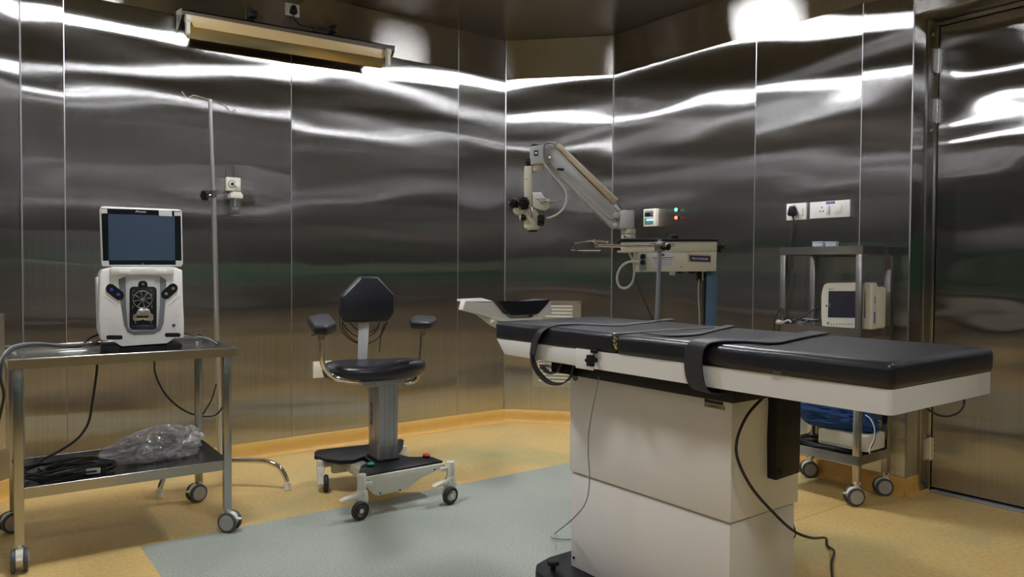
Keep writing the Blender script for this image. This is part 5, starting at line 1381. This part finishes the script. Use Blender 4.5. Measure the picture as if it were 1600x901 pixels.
# ================================================================== RIGHT TROLLEY with the monitor
rt_ = thing('monitor_trolley', 'tall three-shelf stainless steel trolley against the right wall, near the door', 'trolley', (3.345, 1.78, 0))
RX0, RX1 = 3.345, 3.612
ry0 = 1.78
RTZ = Y(1350, 384, ry0).z
ly = X(1226, 388, RX0).y
rs = .030
def rleg(x, y): g = G(); g.box(x-rs/2, x+rs/2, y-rs/2, y+rs/2, .10, RTZ-.002, .002); g.build('leg', M_steel, rt_)
RY0, RY1 = ry0, ly
for x in (RX0, RX1):
    for y in (RY0, RY1): rleg(x, y)
def rshelf(z, h, name, drop, o=.0):
    g = G(); x0, x1, y0, y1 = RX0-rs/2-o, RX1+rs/2+o, RY0-rs/2-o, RY1+rs/2+o; th = .0025
    for (a, b, c, d) in ((x0, x1, y0-.0005, y0+th), (x0, x1, y1-th, y1+.0005), (x0-.0005, x0+th, y0+th, y1-th), (x1-th, x1+.0005, y0+th, y1-th)): g.box(a, b, c, d, z-h, z)
    g.box(x0+th, x1-th, y0+th, y1-th, z-drop-.002, z-drop); return g.build(name, M_steel, rt_)
rshelf(RTZ, .038, 'top_shelf', .0, .004)
mz_ = X(1300, 511, RX0-.016).z
rshelf(mz_, .040, 'middle_shelf', .004)
bz_ = X(1290, 703, RX0-.016).z
rshelf(bz_, .042, 'bottom_shelf', .006)
for x, y, dg in ((RX0, RY0, -32), (RX1, RY0, -38), (RX0, RY1, -30), (RX1, RY1, -35)): twin_caster(rt_, x, y, .11, dg, r=.042, wd=.050, brake=(x == RX0 and y == RY0))
# two small boxes on top
gp = 'small pale boxes on the monitor trolley'
for (a, b, lab) in ((1269, 1286, 'left one of two small pale blue-grey boxes on the tall trolley top'), (1289.5, 1306, 'right one of two small pale blue-grey boxes on the tall trolley top')):
    p, p2 = X(a, 383, RX0+.10), X(b, 383, RX0+.10); zz = X((a+b)/2, 377.5, RX0+.10).z
    t = thing('small_box', lab, 'box', (p.x, (p.y+p2.y)/2, RTZ), 0, gp)
    g = G(); g.box(RX0+.10, RX0+.125, p2.y, p.y, RTZ+.001, zz-.004, .003); g.build('box_body', M_paleblue, t)
    g = G(); g.box(RX0+.098, RX0+.127, p2.y-.001, p.y+.001, zz-.004, zz+.001, .0015); g.build('lid', M_paleblue, t)
# patient monitor  (close-up x1280+u*.09986, y430+v*.09986)
def zm(pts): return [(1280+u*.09986, 430+v*.09986) for u, v in pts]
mo = thing('patient_monitor', 'cream patient monitor with dark screen on the middle shelf of the tall trolley', 'monitor', (RX0+.03, 1.95, mz_-.004), 0)
mxf = RX0+.030
def mf(px, py, dx=0.0): return X(px, py, mxf-dx)
yR = mf(1361, 480).y
fo = zm([(28, 600), (28, 330), (45, 220), (70, 150), (120, 118), (600, 110), (800, 110)])
pts = [mf(*q_) for q_ in fo]
zbm = mz_-.002; ztm = mf(1340, 441).z
pl_ = [v3(mxf, p.y, p.z) for p in pts]
pl_[-1] = v3(mxf, yR, ztm)
pl_ = pl_+[v3(mxf, yR-.004, ztm-.02), v3(mxf, yR-.004, zbm+.0), v3(mxf, mf(1284, 500).y, zbm)]
g = G(); g.prism(pl_, (.05, 0, 0), .005, 3); g.build('front_housing', M_creamlt, mo, sharp=50)
g = G(); yl_ = mf(1290, 480).y
g.prism([v3(mxf+.048, yl_, zbm+.0), v3(mxf+.048, yR-.002, zbm), v3(mxf+.048, yR-.002, ztm-.02), v3(mxf+.048, yl_-.01, ztm-.02)], (.09, 0, 0), .012, 3); g.build('rear_housing', M_creamlt, mo, sharp=50)
def mfp(pts, mt, name, lift=.0015): g = G(); g.prism([mf(a, b, lift) for a, b in zm(pts)], (.0018, 0, 0)); return g.build(name, mt, mo)
mfp([(148, 245), (720, 245), (720, 668), (135, 658)], M_monscreen, 'screen')
mfp([(140, 665), (720, 676), (720, 688), (140, 672)], M_label, 'screen_lower_trim', .002)
mfp([(150, 430), (170, 430), (170, 500), (150, 500)], mat('teal_mark', (.02, .18, .25), .4), 'teal_mark', .0025)
mfp([(104, 462), (122, 462), (122, 492), (104, 492)], M_ink, 'side_mark', .002)
my = (0, -1, 0)
tp_ = mf(*zm([(185, 215)])[0], .0008); marks(tp_, my, (0, 0, 1), .024, .005, 5, M_ink, 'monitor_print', mo)
tp_ = mf(*zm([(600, 228)])[0], .0008); marks(tp_, my, (0, 0, 1), .030, .004, 8, M_grey, 'monitor_print', mo)
for u, r_ in ((138, .0065), (628, .0065)) + tuple((188+i*46, .0032) for i in range(8)):
    p = mf(*zm([(u, 748 if r_ > .005 else 765)])[0]); g = G(); g.cyl((mxf+.002, p.y, p.z), (mxf-.002, p.y, p.z), r_, seg=16); g.build('front_button', M_grey, mo)
g = G(); p = Y(1366, 497, yR-.004); g.box(p.x-.003, p.x+.003, yR-.0065, yR-.003, Y(1366, 505, yR-.004).z, Y(1366, 487, yR-.004).z); g.build('card_slot', M_blueink, mo)
g = G(); g.box(p.x-.001, p.x+.003, yR-.0065, yR-.003, Y(1366, 474, yR-.004).z, Y(1366, 463, yR-.004).z); g.build('side_badge', M_grey, mo)
g = G(); a, b = mf(*zm([(650, 555)])[0], .006), mf(*zm([(590, 690)])[0], .006); g.ribbon([a, (a+b)/2+v3(-.004, .002, 0), b], (0, 1, 0), .010, .002, 4); g.build('hanging_tag', M_white, mo)
# leads on the middle shelf
MS = mz_-.004
for i, (mt, r_) in enumerate(((M_rubber, .003), (M_grey, .0026), (M_rubber, .003), (M_lgrey, .0022))):
    pts = [v3(RX0+.02+.018*i, 2.03, MS+.012+.006*i)]
    for k_ in range(9): pts.append(v3(RX0+.02+random.random()*.16, 2.07+random.random()*.12, MS+.006+random.random()*.022))
    pts.append(v3(RX0-.01, RY1+.012, mz_+.006+.004*i))
    g = G(); g.tube(pts, r_, n=5, seg=7)
    tag(g.build('sensor_lead', mt), ('black sensor lead lying knotted at the left of the patient monitor', 'mid grey sensor lead tangled beside the patient monitor', 'second black lead winding over the middle shelf by the monitor', 'pale thin lead looping over the tangle beside the patient monitor')[i], 'cable', 'leads beside the patient monitor')
cable('sensor_lead', [X(1283, 478, RX0+.06), X(1268, 486, RX0+.06), X(1252, 497, RX0+.06), v3(RX0+.06, 2.17, MS+.008)], .003, M_rubber, 'black lead slanting up from the shelf to the monitor side', 'cable')
c1 = X(1218, 492, RX0-.03)
g = G(); g.tube([v3(c1.x, RY1-.01, mz_+.012), X(1216, 500, RX0-.03), X(1212, 503, RX0-.03), X(1220, 505, RX0-.03), X(1231, 500, RX0-.03), X(1236, 503, RX0-.03)], .0045, n=4); g.ball(X(1217, 503, RX0-.032), (.012, .014, .007), 2)
tag(g.build('clip_lead', M_cableW), 'white clips hanging over the left edge of the middle shelf', 'cable')
cable('sensor_lead', [v3(RX0-.02, RY1-.02, mz_+.014), X(1222, 483, RX0-.03), X(1216, 487, RX0-.035), X(1210, 505, RX0-.04), X(1208, 530, RX0-.04)], .0035, M_rubber, 'black lead dropping off the left edge of the middle shelf', 'cable')
# bottom shelf: white unit on black cables, blue cloth on top
BS = bz_-.006
wu0, wu1 = X(1278, 690, RX0+.03), X(1358, 690, RX0+.03)
unit = thing('white_unit', 'flat off-white device lying on black cables on the bottom shelf', 'device', (RX0+.1, 1.95, BS), 0)
wz1 = X(1320, 680, RX0+.03).z
g = G(); g.box(RX0+.03, RX0+.20, wu1.y+.01, wu0.y, BS+.022, wz1+.015, .006); g.build('case', M_creamlt, unit)
g = G(); g.box(RX0+.028, RX0+.031, wu1.y+.02, wu0.y-.01, BS+.034, BS+.036); g.build('case_seam', M_grey, unit)
g = G(); pts = []
for i in range(70):
    a = i*.5; pts.append(v3(RX0+.115+(.10+.010*math.sin(i*.9))*math.cos(a), (RY0+RY1)/2+(.165+.012*math.cos(i*.7))*math.sin(a), BS+.006+.012*abs(math.sin(i*.37))))
g.tube(pts, .0042, n=4, seg=7); tag(g.build('cable_coil', M_rubber), 'black cable coil under the off-white device, bottom shelf of the tall trolley', 'cable')
# blue cloth: heaped fabric
cl0, cl1 = X(1254, 660, RX0+.02), X(1394, 660, RX0+.02)
g = G(); t = bmesh.new(); bmesh.ops.create_icosphere(t, subdivisions=6, radius=1)
cyc, czc = (RY0+RY1)/2-.015, wz1+.022
ztop_ = X(1310, 630, RX0+.04).z
for v in t.verts:
    n_ = v.co.copy()
    k1 = noise.noise(n_*1.6+v3(8, 1, 3)); k2 = noise.noise(v3(n_.x*2.5, n_.y*5, n_.z*4)+v3(1, 4, 2)); rg = (1-abs(noise.noise(v3(n_.x*3, n_.y*2.2, n_.z*5)+v3(2, 2, 9)))*2.2)
    f_ = 1+.15*k1+.06*k2+.09*(rg-.5)
    y = n_.y*.205*f_; x = n_.x*.115*f_
    drop = .05*max(0, -n_.y-.35)
    z = n_.z*.075*f_
    v.co = v3(RX0+.125+x, cyc+y, max(czc-.004-drop*1.0, czc+.050+z-drop))
g._merge(t); g.tube([X(1354, 645, RX0-.0), X(1364, 655, RX0-.01), X(1368, 675, RX0-.015), X(1366, 690, RX0-.02), X(1361, 700, RX0-.018)], .0018, n=4)
tag(g.build('blue_cloth', M_bluecloth, sharp=180), 'heaped dark blue cloth with white cord on the bottom shelf of the tall trolley', 'cloth')
cable('cord', [X(1352, 648, RX0-.022), X(1360, 654, RX0-.024), X(1366, 668, RX0-.026), X(1366, 684, RX0-.026), X(1362, 692, RX0-.022), X(1358, 704, RX0-.02), X(1360, 708, RX0-.02)], .0024, M_white, 'white knotted cord trailing from the blue cloth over the bottom shelf', 'cord')

# ================================================================== added behind the photographer: unseen drape that gives the steel its soft green reflections
dr = thing('added_green_drape', 'unseen green drape on a rail behind the photographer, added to tint the wall reflections', 'drape', (1.6, YF+.1, .7))
g = G()
def dfn(u, v):
    x = .25+2.9*u; return v3(x, YF+.10+.018*math.sin(x*26)+.010*math.sin(x*11+1)*(1-v), .80+.56*v)
g.grid(dfn, 160, 6); 
t = [f for f in g.bm.faces]; bmesh.ops.solidify(g.bm, geom=t, thickness=.004)
g.build('cloth', M_greencloth, dr, sharp=80)
g = G(); g.cyl((.2, YF+.10, 1.372), (3.2, YF+.10, 1.372), .012); g.cyl((.22, YF, 1.372), (.22, YF+.1, 1.372), .009); g.cyl((3.18, YF, 1.372), (3.18, YF+.1, 1.372), .009); g.build('rail', M_steel, dr)
